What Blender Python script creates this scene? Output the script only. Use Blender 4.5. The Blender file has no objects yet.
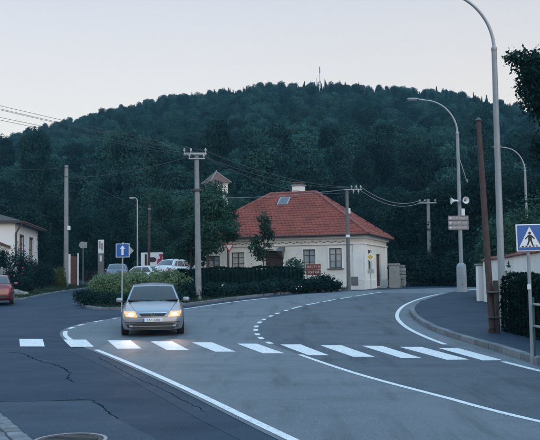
import bpy, bmesh, math, random
import numpy as np
from mathutils import Vector, Matrix
R = math.radians
PI = math.pi
rng = np.random.default_rng(7)
random.seed(7)
scn = bpy.context.scene
COL = scn.collection

# ------------------------------------------------------------------ camera
FPX, CX, CY, HY = 800.0, 270.0, 220.0, 274.0      # focal length and horizon in photograph pixels (540 x 440)
PITCH = math.atan((HY - CY) / FPX)
ROLL = R(0.75)
CAMZ = 1.6
cF = np.array([0, math.cos(PITCH), math.sin(PITCH)])
cR0 = np.array([1.0, 0, 0]); cU0 = np.array([0, -math.sin(PITCH), math.cos(PITCH)])
cR = cR0 * math.cos(ROLL) - cU0 * math.sin(ROLL)
cU = cU0 * math.cos(ROLL) + cR0 * math.sin(ROLL)
cam = bpy.data.cameras.new('camera')
camo = bpy.data.objects.new('camera', cam); COL.objects.link(camo)
camo.matrix_world = Matrix(((cR[0], cU[0], -cF[0], 0), (cR[1], cU[1], -cF[1], 0), (cR[2], cU[2], -cF[2], CAMZ), (0, 0, 0, 1)))
cam.sensor_width = 36; cam.lens = 36 * FPX / 540; cam.clip_end = 4000; cam.clip_start = 0.05
scn.camera = camo

# ------------------------------------------------------------------ world, sun, exposure
SUN_EL, SUN_ROT = R(17.0), R(150)
w = bpy.data.worlds.new('World'); scn.world = w; w.use_nodes = True
nt = w.node_tree; nt.nodes.clear()
sky = nt.nodes.new('ShaderNodeTexSky'); sky.sky_type = 'NISHITA'; sky.sun_disc = False
sky.sun_elevation = SUN_EL; sky.sun_rotation = SUN_ROT; sky.air_density = 1.0; sky.dust_density = 1.0; sky.ozone_density = 2.0
bg = nt.nodes.new('ShaderNodeBackground'); bg.inputs['Strength'].default_value = 0.05
# dusk veil, pale at the horizon; unseen zenith boosted bluer to light the ground
tc = nt.nodes.new('ShaderNodeTexCoord'); sx = nt.nodes.new('ShaderNodeSeparateXYZ'); rp = nt.nodes.new('ShaderNodeValToRGB')
for i_, (pos, c_) in enumerate(((0.0, (.75, .58, .42)), (.18, (.70, .56, .41)), (.34, (.52, .475, .445)), (.62, (.56, .86, 1.15)), (1.0, (.56, 1.00, 1.40)))):
    el_ = rp.color_ramp.elements[i_] if i_ < 2 else rp.color_ramp.elements.new(pos)
    el_.position = pos; el_.color = (*c_, 1)
vn = nt.nodes.new('ShaderNodeTexNoise'); vn.inputs['Scale'].default_value = 2.2; vn.inputs['Detail'].default_value = 4; vm = nt.nodes.new('ShaderNodeMapRange'); vm.inputs[3].default_value = .95; vm.inputs[4].default_value = 1.05
mp_ = nt.nodes.new('ShaderNodeMapping'); mp_.inputs['Scale'].default_value = (1, 1, 4)
nt.links.new(tc.outputs['Generated'], mp_.inputs[0]); nt.links.new(mp_.outputs[0], vn.inputs['Vector']); nt.links.new(vn.outputs[0], vm.inputs[0])
bg2 = nt.nodes.new('ShaderNodeBackground'); add_ = nt.nodes.new('ShaderNodeAddShader')
nt.links.new(tc.outputs['Generated'], sx.inputs[0]); nt.links.new(sx.outputs[2], rp.inputs[0]); nt.links.new(rp.outputs[0], bg2.inputs[0]); nt.links.new(vm.outputs[0], bg2.inputs['Strength'])
wo = nt.nodes.new('ShaderNodeOutputWorld')
nt.links.new(sky.outputs[0], bg.inputs[0]); nt.links.new(bg.outputs[0], add_.inputs[0]); nt.links.new(bg2.outputs[0], add_.inputs[1]); nt.links.new(add_.outputs[0], wo.inputs[0])
sl = bpy.data.lights.new('sun', 'SUN'); sl.energy = 0.5; sl.angle = R(40); sl.color = (1.0, 0.95, 0.92)
so = bpy.data.objects.new('sun', sl); COL.objects.link(so)
_d = Vector((math.sin(SUN_ROT) * math.cos(SUN_EL), math.cos(SUN_ROT) * math.cos(SUN_EL), math.sin(SUN_EL)))
so.rotation_euler = _d.to_track_quat('Z', 'Y').to_euler(); so.location = (0, -20, 60)
scn.view_settings.view_transform = 'Standard'; scn.view_settings.look = 'None'
scn.view_settings.gamma = 1.0; scn.view_settings.use_curve_mapping = False
scn.view_settings.exposure = 0.32

# ------------------------------------------------------------------ terrain
def ss(a, b, x):
    t = np.clip((np.asarray(x, float) - a) / (b - a), 0, 1); return t * t * (3 - 2 * t)
def prof(pts):
    xs = np.array([p[0] for p in pts], float); zs = np.array([p[1] for p in pts], float)
    fine = np.linspace(xs[0], xs[-1], 1200); v = np.interp(fine, xs, zs)
    k = np.ones(61) / 61; pad = np.pad(v, 30, mode='edge'); v = np.convolve(pad, k, 'valid')
    return lambda y: np.interp(y, fine, v)
pA = prof([(-20, 0), (20, 0), (28, .25), (37, .62), (50, .65), (75, .8), (110, 2.4)])
pB = prof([(-20, 0), (20, 0), (40, .30), (72, .60), (110, 2.0)])
SKYLINE = [(-400, 215), (-200, 178), (0, 134), (50, 123), (100, 109), (150, 99), (180, 93), (230, 88), (250, 85), (320, 84), (400, 88), (450, 93), (490, 100), (540, 114), (640, 143), (900, 185)]
def ridge(x):
    px = 270 + 800 * np.asarray(x, float) / 372
    y = np.interp(px, [s[0] for s in SKYLINE], [s[1] for s in SKYLINE])
    return (273 - (y + 24.5)) / 800 * 372
def g(x, y):
    x = np.asarray(x, float); y = np.asarray(y, float)
    b = ss(-13, -1, x)
    z = pA(y) * b + pB(y) * (1 - b)
    z = z + .40 * ss(53, 60, y) * ss(-13, -10.8, x) * (1 - ss(-7, -3.5, x)) * (1 - ss(75, 95, y))
    t = np.clip((y - 92) / (366 - 92), 0, 1)
    S = .5 * t * t * (3 - 2 * t) + .5 * t
    S = S * (1 - .45 * ss(380, 640, y))
    return z + np.where(y > 92, ridge(x * 366 / np.maximum(y, 120)) * S, 0)
def gz(x, y): return float(g(x, y))

def ray(px, py):
    v = cF * FPX + cR * (px - CX) + cU * (CY - py); return v / v[1]
def PD(px, py, D):
    v = ray(px, py); return Vector((v[0] * D, D, CAMZ + v[2] * D))
def P(px, py, up=0.0):
    v = ray(px, py); lo, hi = 3.0, 140.0
    Ds = np.linspace(lo, hi, 3000)
    h = CAMZ + v[2] * Ds - (g(v[0] * Ds, Ds) + up)
    i = int(np.argmax(h < 0))
    D = Ds[i] if h[i] < 0 else hi
    return Vector((v[0] * D, D, CAMZ + v[2] * D))
def XY(px, D):                      # column of the photograph at a given depth near eye level
    v = ray(px, 272); return (v[0] * D, D)

# ------------------------------------------------------------------ materials
M = {}
def mat(name, col, rough=.7, metal=0.0, var=0.0, vscale=3.0, bump=0.0, bscale=40.0, emit=None, estr=0.0, obrand=0.0, coat=0.0, spec=.5, dirt=None):
    m = bpy.data.materials.new(name); m.use_nodes = True; n = m.node_tree.nodes; l = m.node_tree.links
    b = n['Principled BSDF']
    b.inputs['Base Color'].default_value = (*col, 1); b.inputs['Roughness'].default_value = rough
    b.inputs['Metallic'].default_value = metal; b.inputs['Specular IOR Level'].default_value = spec
    if coat: b.inputs['Coat Weight'].default_value = coat; b.inputs['Coat Roughness'].default_value = .05
    geo = n.new('ShaderNodeNewGeometry')
    cur = None
    def mixm(fac, c2, c1=None):
        nonlocal cur
        x = n.new('ShaderNodeMix'); x.data_type = 'RGBA'
        l.new(fac, x.inputs[0])
        if cur is None: x.inputs[6].default_value = (*col, 1)
        else: l.new(cur, x.inputs[6])
        x.inputs[7].default_value = (*c2, 1); cur = x.outputs[2]
    if var:
        t = n.new('ShaderNodeTexNoise'); t.inputs['Scale'].default_value = vscale; t.inputs['Detail'].default_value = 6; t.inputs['Roughness'].default_value = .65
        l.new(geo.outputs['Position'], t.inputs['Vector'])
        r = n.new('ShaderNodeValToRGB'); r.color_ramp.elements[0].position = .35; r.color_ramp.elements[1].position = .7
        l.new(t.outputs[0], r.inputs[0])
        mixm(r.outputs[0], tuple(c * (1 - var) for c in col))
    if dirt:
        dc, ds, amt = dirt
        t = n.new('ShaderNodeTexNoise'); t.inputs['Scale'].default_value = ds; t.inputs['Detail'].default_value = 8; t.inputs['Roughness'].default_value = .7
        l.new(geo.outputs['Position'], t.inputs['Vector'])
        r = n.new('ShaderNodeValToRGB'); r.color_ramp.elements[0].position = .5; r.color_ramp.elements[1].position = .75; r.color_ramp.elements[1].color = (amt, amt, amt, 1)
        l.new(t.outputs[0], r.inputs[0]); mixm(r.outputs[0], dc)
    if obrand:
        oi = n.new('ShaderNodeObjectInfo'); h = n.new('ShaderNodeHueSaturation')
        mr = n.new('ShaderNodeMapRange'); mr.inputs[3].default_value = 1 - obrand; mr.inputs[4].default_value = 1 + obrand
        l.new(oi.outputs['Random'], mr.inputs[0]); l.new(mr.outputs[0], h.inputs['Value'])
        if cur is None: h.inputs['Color'].default_value = (*col, 1)
        else: l.new(cur, h.inputs['Color'])
        cur = h.outputs[0]
    if cur is not None: l.new(cur, b.inputs['Base Color'])
    if bump:
        t = n.new('ShaderNodeTexNoise'); t.inputs['Scale'].default_value = bscale; t.inputs['Detail'].default_value = 5
        l.new(geo.outputs['Position'], t.inputs['Vector'])
        bp = n.new('ShaderNodeBump'); bp.inputs['Strength'].default_value = bump; bp.inputs['Distance'].default_value = .02
        l.new(t.outputs[0], bp.inputs['Height']); l.new(bp.outputs[0], b.inputs['Normal'])
    if emit: b.inputs['Emission Color'].default_value = (*emit, 1); b.inputs['Emission Strength'].default_value = estr
    M[name] = m; return m

def leafmat(name, c1, c2, obrand=.35, scale=1.2, hue=.03):
    m = bpy.data.materials.new(name); m.use_nodes = True; n = m.node_tree.nodes; l = m.node_tree.links
    b = n['Principled BSDF']; b.inputs['Roughness'].default_value = .7; b.inputs['Specular IOR Level'].default_value = .08
    geo = n.new('ShaderNodeNewGeometry'); t = n.new('ShaderNodeTexNoise'); t.inputs['Scale'].default_value = scale; t.inputs['Detail'].default_value = 4
    l.new(geo.outputs['Position'], t.inputs['Vector'])
    r = n.new('ShaderNodeValToRGB'); r.color_ramp.elements[0].position = .35; r.color_ramp.elements[1].position = .65
    r.color_ramp.elements[0].color = (*c1, 1); r.color_ramp.elements[1].color = (*c2, 1)
    l.new(t.outputs[0], r.inputs[0])
    oi = n.new('ShaderNodeObjectInfo'); h = n.new('ShaderNodeHueSaturation')
    mr = n.new('ShaderNodeMapRange'); mr.inputs[3].default_value = 1 - obrand; mr.inputs[4].default_value = 1 + obrand
    l.new(oi.outputs['Random'], mr.inputs[0]); l.new(mr.outputs[0], h.inputs['Value'])
    mh = n.new('ShaderNodeMapRange'); mh.inputs[3].default_value = .5 - hue; mh.inputs[4].default_value = .5 + hue
    l.new(geo.outputs['Random Per Island'], mh.inputs[0]); l.new(mh.outputs[0], h.inputs['Hue'])
    l.new(r.outputs[0], h.inputs['Color']); l.new(h.outputs[0], b.inputs['Base Color'])
    tr = n.new('ShaderNodeBsdfTranslucent'); l.new(h.outputs[0], tr.inputs['Color'])
    mx = n.new('ShaderNodeMixShader'); mx.inputs[0].default_value = .3
    l.new(b.outputs[0], mx.inputs[1]); l.new(tr.outputs[0], mx.inputs[2]); l.new(mx.outputs[0], n['Material Output'].inputs[0])
    M[name] = m; return m

def asphalt(name, c, dark, light, crack=0.0, streak=0.0, spec=.35):
    m = bpy.data.materials.new(name); m.use_nodes = True; n = m.node_tree.nodes; l = m.node_tree.links
    b = n['Principled BSDF']; b.inputs['Specular IOR Level'].default_value = spec
    geo = n.new('ShaderNodeNewGeometry')
    def noise(scale, detail=6, rough=.6, vec=None):
        t = n.new('ShaderNodeTexNoise'); t.inputs['Scale'].default_value = scale; t.inputs['Detail'].default_value = detail; t.inputs['Roughness'].default_value = rough
        l.new(vec or geo.outputs['Position'], t.inputs['Vector']); return t.outputs[0]
    def ramp(f, a, z):
        r = n.new('ShaderNodeValToRGB'); r.color_ramp.elements[0].position = a; r.color_ramp.elements[1].position = z; l.new(f, r.inputs[0]); return r.outputs[0]
    def mix(f, c1, c2):
        x = n.new('ShaderNodeMix'); x.data_type = 'RGBA'; l.new(f, x.inputs[0])
        for i, cc in ((6, c1), (7, c2)):
            if isinstance(cc, tuple): x.inputs[i].default_value = (*cc, 1)
            else: l.new(cc, x.inputs[i])
        return x.outputs[2]
    cur = mix(ramp(noise(.35, 5), .35, .65), c, dark)
    cur = mix(ramp(noise(2.2, 8, .7), .52, .75), cur, light)
    mp0 = n.new('ShaderNodeMapping'); mp0.inputs['Scale'].default_value = (.5, 1.5, 1); mp0.inputs['Rotation'].default_value = (0, 0, R(25)); l.new(geo.outputs['Position'], mp0.inputs[0])
    cur = mix(ramp(noise(.9, 7, .62, mp0.outputs[0]), .50, .72), cur, tuple(v * .72 for v in dark))      # worn and resurfaced areas
    cur = mix(ramp(noise(55, 3, .7), .54, .70), cur, tuple(v * 1.45 for v in light))
    cur = mix(ramp(noise(75, 2, .6), .56, .68), cur, tuple(v * .45 for v in dark))
    cur = mix(ramp(noise(150, 2), .55, .7), cur, tuple(v * 1.6 for v in light))       # aggregate
    if streak:                                                                         # oil and tyre streaks
        mp = n.new('ShaderNodeMapping'); mp.inputs['Scale'].default_value = (2.2, .28, 1); mp.inputs['Rotation'].default_value = (0, 0, R(-20))
        l.new(geo.outputs['Position'], mp.inputs[0])
        f = ramp(noise(1.0, 5, .6, mp.outputs[0]), .52, .74)
        cur = mix(f, cur, tuple(v * (1 - streak) for v in dark))
    if crack:
        v = n.new('ShaderNodeTexVoronoi'); v.feature = 'DISTANCE_TO_EDGE'; v.inputs['Scale'].default_value = .55
        nz = n.new('ShaderNodeTexNoise'); nz.inputs['Scale'].default_value = 1.6; nz.inputs['Detail'].default_value = 6; l.new(geo.outputs['Position'], nz.inputs['Vector'])
        va = n.new('ShaderNodeVectorMath'); va.operation = 'MULTIPLY_ADD'; va.inputs[1].default_value = (1.2, 1.2, 0)
        l.new(nz.outputs['Color'], va.inputs[0]); l.new(geo.outputs['Position'], va.inputs[2]); l.new(va.outputs[0], v.inputs['Vector'])
        mr = n.new('ShaderNodeMapRange'); mr.inputs[1].default_value = 0; mr.inputs[2].default_value = .016; mr.inputs[3].default_value = 1; mr.inputs[4].default_value = 0; l.new(v.outputs[0], mr.inputs[0])
        ml = n.new('ShaderNodeMath'); ml.operation = 'MULTIPLY'; l.new(mr.outputs[0], ml.inputs[0]); l.new(ramp(noise(.28, 3), .5, .62), ml.inputs[1])
        m2 = n.new('ShaderNodeMath'); m2.operation = 'MULTIPLY'; m2.inputs[1].default_value = crack; l.new(ml.outputs[0], m2.inputs[0])
        cur = mix(m2.outputs[0], cur, (.012, .013, .015))
    l.new(cur, b.inputs['Base Color'])
    rr = n.new('ShaderNodeMapRange'); rr.inputs[3].default_value = .5; rr.inputs[4].default_value = .8; l.new(noise(.8, 5), rr.inputs[0]); l.new(rr.outputs[0], b.inputs['Roughness'])
    bp = n.new('ShaderNodeBump'); bp.inputs['Strength'].default_value = .35; bp.inputs['Distance'].default_value = .008
    l.new(noise(90, 3), bp.inputs['Height']); l.new(bp.outputs[0], b.inputs['Normal'])
    M[name] = m; return m

def markpaint(name):
    m = mat(name, (.80, .81, .82), .6, bump=.2, bscale=80)
    n = m.node_tree.nodes; l = m.node_tree.links; b = n['Principled BSDF']
    geo = n.new('ShaderNodeNewGeometry')
    t = n.new('ShaderNodeTexNoise'); t.inputs['Scale'].default_value = 14; t.inputs['Detail'].default_value = 9; t.inputs['Roughness'].default_value = .75
    l.new(geo.outputs['Position'], t.inputs['Vector'])
    r = n.new('ShaderNodeValToRGB'); r.color_ramp.elements[0].position = .50; r.color_ramp.elements[1].position = .70
    r.color_ramp.elements[0].color = (.69, .69, .69, 1); r.color_ramp.elements[1].color = (.22, .24, .27, 1)
    l.new(t.outputs[0], r.inputs[0]); l.new(r.outputs[0], b.inputs['Base Color'])
    return m

asphalt('asphalt_main', (.106, .129, .150), (.080, .101, .121), (.120, .143, .163), streak=.45)
asphalt('asphalt_side', (.027, .046, .072), (.017, .032, .054), (.038, .060, .088), crack=.9, spec=.07)
asphalt('asphalt_lane', (.066, .086, .107), (.048, .066, .086), (.080, .101, .122), streak=.4, spec=.2)
asphalt('asphalt_patch', (.038, .060, .085), (.030, .049, .072), (.048, .071, .096), spec=.08)
asphalt('asphalt_path', (.030, .050, .075), (.021, .037, .058), (.041, .063, .089), crack=.6, spec=.08)
markpaint('road_paint')
mat('soil', (.030, .042, .034), .95, var=.5, vscale=1.5, bump=.6, bscale=8)
mat('forest_floor', (.02, .032, .018), .95, var=.5, vscale=.2)
mat('kerb_stone', (.17, .185, .205), .85, var=.35, vscale=2.5, bump=.5, bscale=25, dirt=((.07, .075, .08), 3.0, .8), obrand=.22)
mat('crack_tar', (.014, .023, .036), .95, spec=0.0)
mat('iron', (.06, .06, .065), .6, .6, var=.3, vscale=10)
mat('iron_edge', (.32, .29, .30), .5, .5)
mat('wall_cream', (.78, .765, .715), .9, var=.16, vscale=1.2, bump=.25, bscale=30, dirt=((.56, .565, .55), 1.1, .6))
mat('wall_white', (.80, .795, .79), .9, var=.08, vscale=1.2, bump=.2, bscale=30)
mat('trim_white', (.80, .795, .775), .8, var=.1, vscale=3)
mat('plinth', (.76, .74, .73), .9, var=.15, vscale=2, dirt=((.5, .5, .5), 1.6, .6))
mat('roof_tile', (.29, .075, .056), .8, var=.45, vscale=1.1, bump=.3, bscale=30, dirt=((.13, .060, .052), 4.0, .9))
mat('roof_ridge', (.26, .08, .064), .8, var=.3, vscale=4)
mat('roof_dark', (.07, .062, .06), .85, var=.3, vscale=3)
mat('roof_brown', (.17, .085, .07), .85, var=.35, vscale=3)
mat('frieze_dark', (.20, .20, .20), .9)
mat('wood_brown', (.10, .045, .03), .75, var=.4, vscale=6)
mat('wood_dark', (.055, .04, .035), .75, var=.4, vscale=6)
mat('wood_pole', (.075, .045, .042), .85, var=.45, vscale=5, bump=.5, bscale=30)
mat('window_frame', (.075, .055, .045), .6)
mat('window_glass', (.30, .355, .39), .04, spec=.9)
mat('window_glass_dark', (.03, .037, .045), .04, spec=.8)
mat('curtain', (.55, .55, .54), .9)
mat('concrete', (.27, .28, .285), .9, var=.2, vscale=3, bump=.4, bscale=30, dirt=((.16, .165, .17), 2.0, .8))
mat('concrete_dark', (.16, .165, .17), .9, var=.3, vscale=3, bump=.3, bscale=30)
mat('galvanised', (.38, .40, .425), .5, .35, var=.15, vscale=5)
mat('lamp_grey', (.30, .325, .35), .55, .15, var=.2, vscale=2, dirt=((.25, .26, .28), 4, .5))
mat('steel_dark', (.08, .085, .09), .6, .4)
mat('porcelain', (.50, .50, .49), .25)
mat('plastic_white', (.72, .73, .74), .5)
mat('sign_blue', (.012, .10, .36), .45)
mat('sign_white', (.78, .79, .80), .5)
mat('sign_black', (.012, .012, .014), .6)
mat('sign_back', (.30, .32, .34), .55, .4)
mat('sign_brown', (.16, .035, .022), .5)
mat('sign_lettering', (.55, .55, .55), .6)
mat('sign_taupe', (.26, .23, .235), .6)
mat('sign_yellow', (.62, .42, .05), .5)
mat('rail_green', (.05, .11, .105), .5, .2)
mat('stone_wall', (.33, .32, .30), .95, var=.45, vscale=3.0, bump=.9, bscale=9)
mat('stone_piece', (.26, .265, .265), .95, var=.4, vscale=5.0, bump=.7, bscale=18, obrand=.3)
mat('coping_tile', (.20, .06, .05), .85, var=.3, vscale=5, obrand=.2)
mat('wire', (.055, .06, .065), .6)
mat('wire_pale', (.30, .33, .36), .5)
mat('bark', (.075, .06, .05), .95, var=.4, vscale=8, bump=.8, bscale=25)
mat('fence_metal', (.20, .24, .25), .6)
mat('fence_wood', (.10, .085, .08), .85, var=.3, vscale=8)
mat('gate_red', (.14, .06, .05), .75, var=.3, vscale=6)
mat('flower_red', (.45, .03, .06), .6)
mat('flower_pink', (.45, .20, .33), .6)
mat('flower_pale', (.55, .5, .45), .6)
# vehicle materials
mat('paint_silver', (.25, .27, .31), .34, .5, coat=.6)
mat('paint_red', (.16, .010, .016), .35, .1, coat=.8)
mat('paint_grey', (.17, .20, .24), .32, .5, coat=.8)
mat('paint_white', (.66, .67, .69), .35, 0, coat=.6)
mat('paint_blue', (.10, .14, .20), .32, .4, coat=.8)
mat('car_glass', (.018, .024, .03), .03, spec=1.0)
def windscreen_mat():
    m = bpy.data.materials.new('car_windscreen'); m.use_nodes = True; n = m.node_tree.nodes; l = m.node_tree.links
    b = n['Principled BSDF']; b.inputs['Base Color'].default_value = (.01, .014, .018, 1); b.inputs['Roughness'].default_value = .03; b.inputs['Specular IOR Level'].default_value = .9
    t = n.new('ShaderNodeBsdfTransparent'); t.inputs[0].default_value = (.62, .72, .76, 1); x = n.new('ShaderNodeMixShader'); x.inputs[0].default_value = .72
    l.new(t.outputs[0], x.inputs[1]); l.new(b.outputs[0], x.inputs[2]); l.new(x.outputs[0], n['Material Output'].inputs[0]); M['car_windscreen'] = m
windscreen_mat()
mat('interior', (.03, .032, .036), .8)
mat('tyre', (.018, .018, .019), .85)
mat('rim', (.36, .37, .39), .35, .7)
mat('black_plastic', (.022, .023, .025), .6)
mat('chrome', (.62, .63, .65), .15, .95)
mat('headlamp_lit', (.9, .85, .8), .2, emit=(1.0, .60, .34), estr=3.5)
mat('headlamp_lens', (.25, .16, .10), .3, 0, emit=(1.0, .32, .08), estr=1.35)
mat('headlamp_body', (.42, .44, .47), .12, .5, coat=1.0)
mat('indicator', (.5, .22, .05), .3)
mat('tail_lamp', (.28, .01, .012), .25, coat=.6)
mat('plate_white', (.72, .73, .74), .4)
mat('plate_text', (.015, .016, .02), .5)
mat('banner_red', (.45, .03, .05), .6)
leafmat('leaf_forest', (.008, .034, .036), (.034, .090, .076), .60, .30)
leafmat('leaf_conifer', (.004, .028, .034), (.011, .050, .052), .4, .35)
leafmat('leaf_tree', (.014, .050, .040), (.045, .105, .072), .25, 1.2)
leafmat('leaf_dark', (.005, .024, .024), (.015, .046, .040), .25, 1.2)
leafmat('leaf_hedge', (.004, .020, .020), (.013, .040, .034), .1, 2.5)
leafmat('leaf_light', (.095, .155, .085), (.185, .260, .135), .15, 1.5)
leafmat('leaf_grass', (.02, .042, .026), (.045, .075, .042), .2, .8)
leafmat('leaf_yellow', (.06, .08, .025), (.12, .135, .045), .2, 1.5)

# ------------------------------------------------------------------ mesh helpers
class MB:
    def __init__(s): s.v = []; s.f = []
    def add(s, vs, fs):
        o = len(s.v); s.v += [tuple(v) for v in vs]; s.f += [tuple(i + o for i in f) for f in fs]; return s
    def box(s, x0, x1, y0, y1, z0, z1):
        v = [(x0, y0, z0), (x1, y0, z0), (x1, y1, z0), (x0, y1, z0), (x0, y0, z1), (x1, y0, z1), (x1, y1, z1), (x0, y1, z1)]
        return s.add(v, [(0, 3, 2, 1), (4, 5, 6, 7), (0, 1, 5, 4), (1, 2, 6, 5), (2, 3, 7, 6), (3, 0, 4, 7)])
    def bbox(s, x0, x1, y0, y1, z0, z1, b=.01, seg=1):
        bm = bmesh.new(); bmesh.ops.create_cube(bm, size=1)
        for v in bm.verts: v.co = Vector(((x0 + x1) / 2 + v.co.x * (x1 - x0), (y0 + y1) / 2 + v.co.y * (y1 - y0), (z0 + z1) / 2 + v.co.z * (z1 - z0)))
        bmesh.ops.bevel(bm, geom=bm.edges[:], offset=b, segments=seg, affect='EDGES', profile=.5)
        bm.verts.index_update()
        s.add([v.co for v in bm.verts], [[v.index for v in f.verts] for f in bm.faces]); bm.free(); return s
    def tube(s, pts, rad, n=10, cap=True):
        pts = [Vector(p) for p in pts]
        rad = [rad] * len(pts) if isinstance(rad, (int, float)) else rad
        o = len(s.v); up = None
        for i, p in enumerate(pts):
            d = (pts[min(i + 1, len(pts) - 1)] - pts[max(i - 1, 0)]).normalized()
            if up is None: up = Vector((1, 0, 0)) if abs(d.x) < .9 else Vector((0, 1, 0))
            a = (up - d * up.dot(d)).normalized(); up = a; b = d.cross(a)
            for k in range(n):
                t = 2 * PI * k / n; q = p + (a * math.cos(t) + b * math.sin(t)) * rad[i]; s.v.append(tuple(q))
        for i in range(len(pts) - 1):
            for k in range(n):
                k2 = (k + 1) % n; s.f.append((o + i * n + k, o + i * n + k2, o + (i + 1) * n + k2, o + (i + 1) * n + k))
        if cap:
            s.f.append(tuple(o + k for k in range(n))[::-1]); s.f.append(tuple(o + (len(pts) - 1) * n + k for k in range(n)))
        return s
    def lathe(s, pr, n=16, c=(0, 0, 0), axis='z'):
        o = len(s.v)
        for r, h in pr:
            for k in range(n):
                t = 2 * PI * k / n; a, b = r * math.cos(t), r * math.sin(t)
                q = (a, b, h) if axis == 'z' else ((a, h, b) if axis == 'y' else (h, a, b))
                s.v.append((q[0] + c[0], q[1] + c[1], q[2] + c[2]))
        for i in range(len(pr) - 1):
            for k in range(n):
                k2 = (k + 1) % n; s.f.append((o + i * n + k, o + i * n + k2, o + (i + 1) * n + k2, o + (i + 1) * n + k))
        s.f.append(tuple(o + k for k in range(n))[::-1]); s.f.append(tuple(o + (len(pr) - 1) * n + k for k in range(n)))
        return s
    def prism(s, poly, h0, h1, plane='xz'):      # polygon in a plane, thickened along the third axis
        n = len(poly); o = len(s.v)
        for h in (h0, h1):
            for a, b in poly: s.v.append({'xz': (a, h, b), 'xy': (a, b, h), 'yz': (h, a, b)}[plane])
        s.f.append(tuple(o + i for i in range(n))); s.f.append(tuple(o + n + i for i in range(n))[::-1])
        for i in range(n):
            j = (i + 1) % n; s.f.append((o + i, o + n + i, o + n + j, o + j))
        return s
    def build(s, name, m, parent=None, smooth=False, fix=True):
        me = bpy.data.meshes.new(name); me.from_pydata(s.v, [], s.f)
        if fix:
            bm = bmesh.new(); bm.from_mesh(me); bmesh.ops.recalc_face_normals(bm, faces=bm.faces[:]); bm.to_mesh(me); bm.free()
        return link(name, me, m, parent, smooth)
def link(name, me, m, parent=None, smooth=False):
    me.materials.append(M[m] if isinstance(m, str) else m)
    if smooth:
        me.polygons.foreach_set('use_smooth', [True] * len(me.polygons))
        if smooth != 'full':
            try: me.set_sharp_from_angle(angle=R(40))
            except Exception: pass
    o = bpy.data.objects.new(name, me); COL.objects.link(o)
    if parent: o.parent = parent
    return o
def tag(o, label, cat, group=None):
    o['label'] = label; o['category'] = cat
    if group: o['group'] = group
    return o
def struct(o, kind='structure', label=None):
    o['kind'] = kind
    if label: o['label'] = label
    return o
def thing(name, label, cat, loc=(0, 0, 0), rz=0.0, group=None, scale=1.0):
    o = bpy.data.objects.new(name, None); COL.objects.link(o); o.empty_display_size = .3
    o.location = loc; o.rotation_euler = (0, 0, rz); o.scale = (scale,) * 3
    return tag(o, label, cat, group)
def child(name, me, parent, loc=(0, 0, 0), rot=(0, 0, 0), sc=(1, 1, 1)):     # shared mesh data
    o = bpy.data.objects.new(name, me); COL.objects.link(o); o.parent = parent; o.location = loc; o.rotation_euler = rot; o.scale = sc; return o
def npmesh(name, V, F, mats, midx=None):
    me = bpy.data.meshes.new(name); V = np.asarray(V, np.float32); F = np.asarray(F, np.int32); k = F.shape[1]
    me.vertices.add(len(V)); me.vertices.foreach_set('co', V.ravel())
    me.loops.add(F.size); me.loops.foreach_set('vertex_index', F.ravel())
    me.polygons.add(len(F)); me.polygons.foreach_set('loop_start', np.arange(0, F.size, k, dtype=np.int32))
    try: me.polygons.foreach_set('loop_total', np.full(len(F), k, np.int32))
    except Exception: pass
    for m in mats: me.materials.append(M[m])
    if midx is not None: me.polygons.foreach_set('material_index', np.asarray(midx, np.int32))
    me.update(calc_edges=True); return me
def textmesh(txt, size, name, m, parent, loc, rot, align='CENTER'):
    c = bpy.data.curves.new(name, 'FONT'); c.body = txt; c.size = size; c.align_x = align; c.align_y = 'CENTER'; c.extrude = .001; c.resolution_u = 3
    o = bpy.data.objects.new(name, c); COL.objects.link(o)
    dg = bpy.context.evaluated_depsgraph_get(); me = bpy.data.meshes.new_from_object(o.evaluated_get(dg))
    bpy.data.objects.remove(o); bpy.data.curves.remove(c)
    q = link(name, me, m, parent); q.location = loc; q.rotation_euler = rot; return q

def resample(pts, step):
    pts = np.array([(p[0], p[1]) for p in pts], float)
    # Catmull-Rom through the points, then even spacing
    q = np.vstack([2 * pts[0] - pts[1], pts, 2 * pts[-1] - pts[-2]]); out = []
    for i in range(1, len(q) - 2):
        p0, p1, p2, p3 = q[i - 1], q[i], q[i + 1], q[i + 2]
        for t in np.linspace(0, 1, 24, endpoint=False):
            out.append(.5 * ((2 * p1) + (p2 - p0) * t + (2 * p0 - 5 * p1 + 4 * p2 - p3) * t * t + (3 * p1 - p0 - 3 * p2 + p3) * t ** 3))
    out.append(q[-2]); out = np.array(out)
    d = np.concatenate([[0], np.cumsum(np.linalg.norm(np.diff(out, axis=0), axis=1))])
    n = max(2, int(round(d[-1] / step)) + 1); s = np.linspace(0, d[-1], n)
    return np.stack([np.interp(s, d, out[:, 0]), np.interp(s, d, out[:, 1])], 1), s
def normals2(c):
    t = np.gradient(c, axis=0); t /= np.maximum(np.linalg.norm(t, axis=1, keepdims=True), 1e-9)
    return np.stack([-t[:, 1], t[:, 0]], 1)
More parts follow.
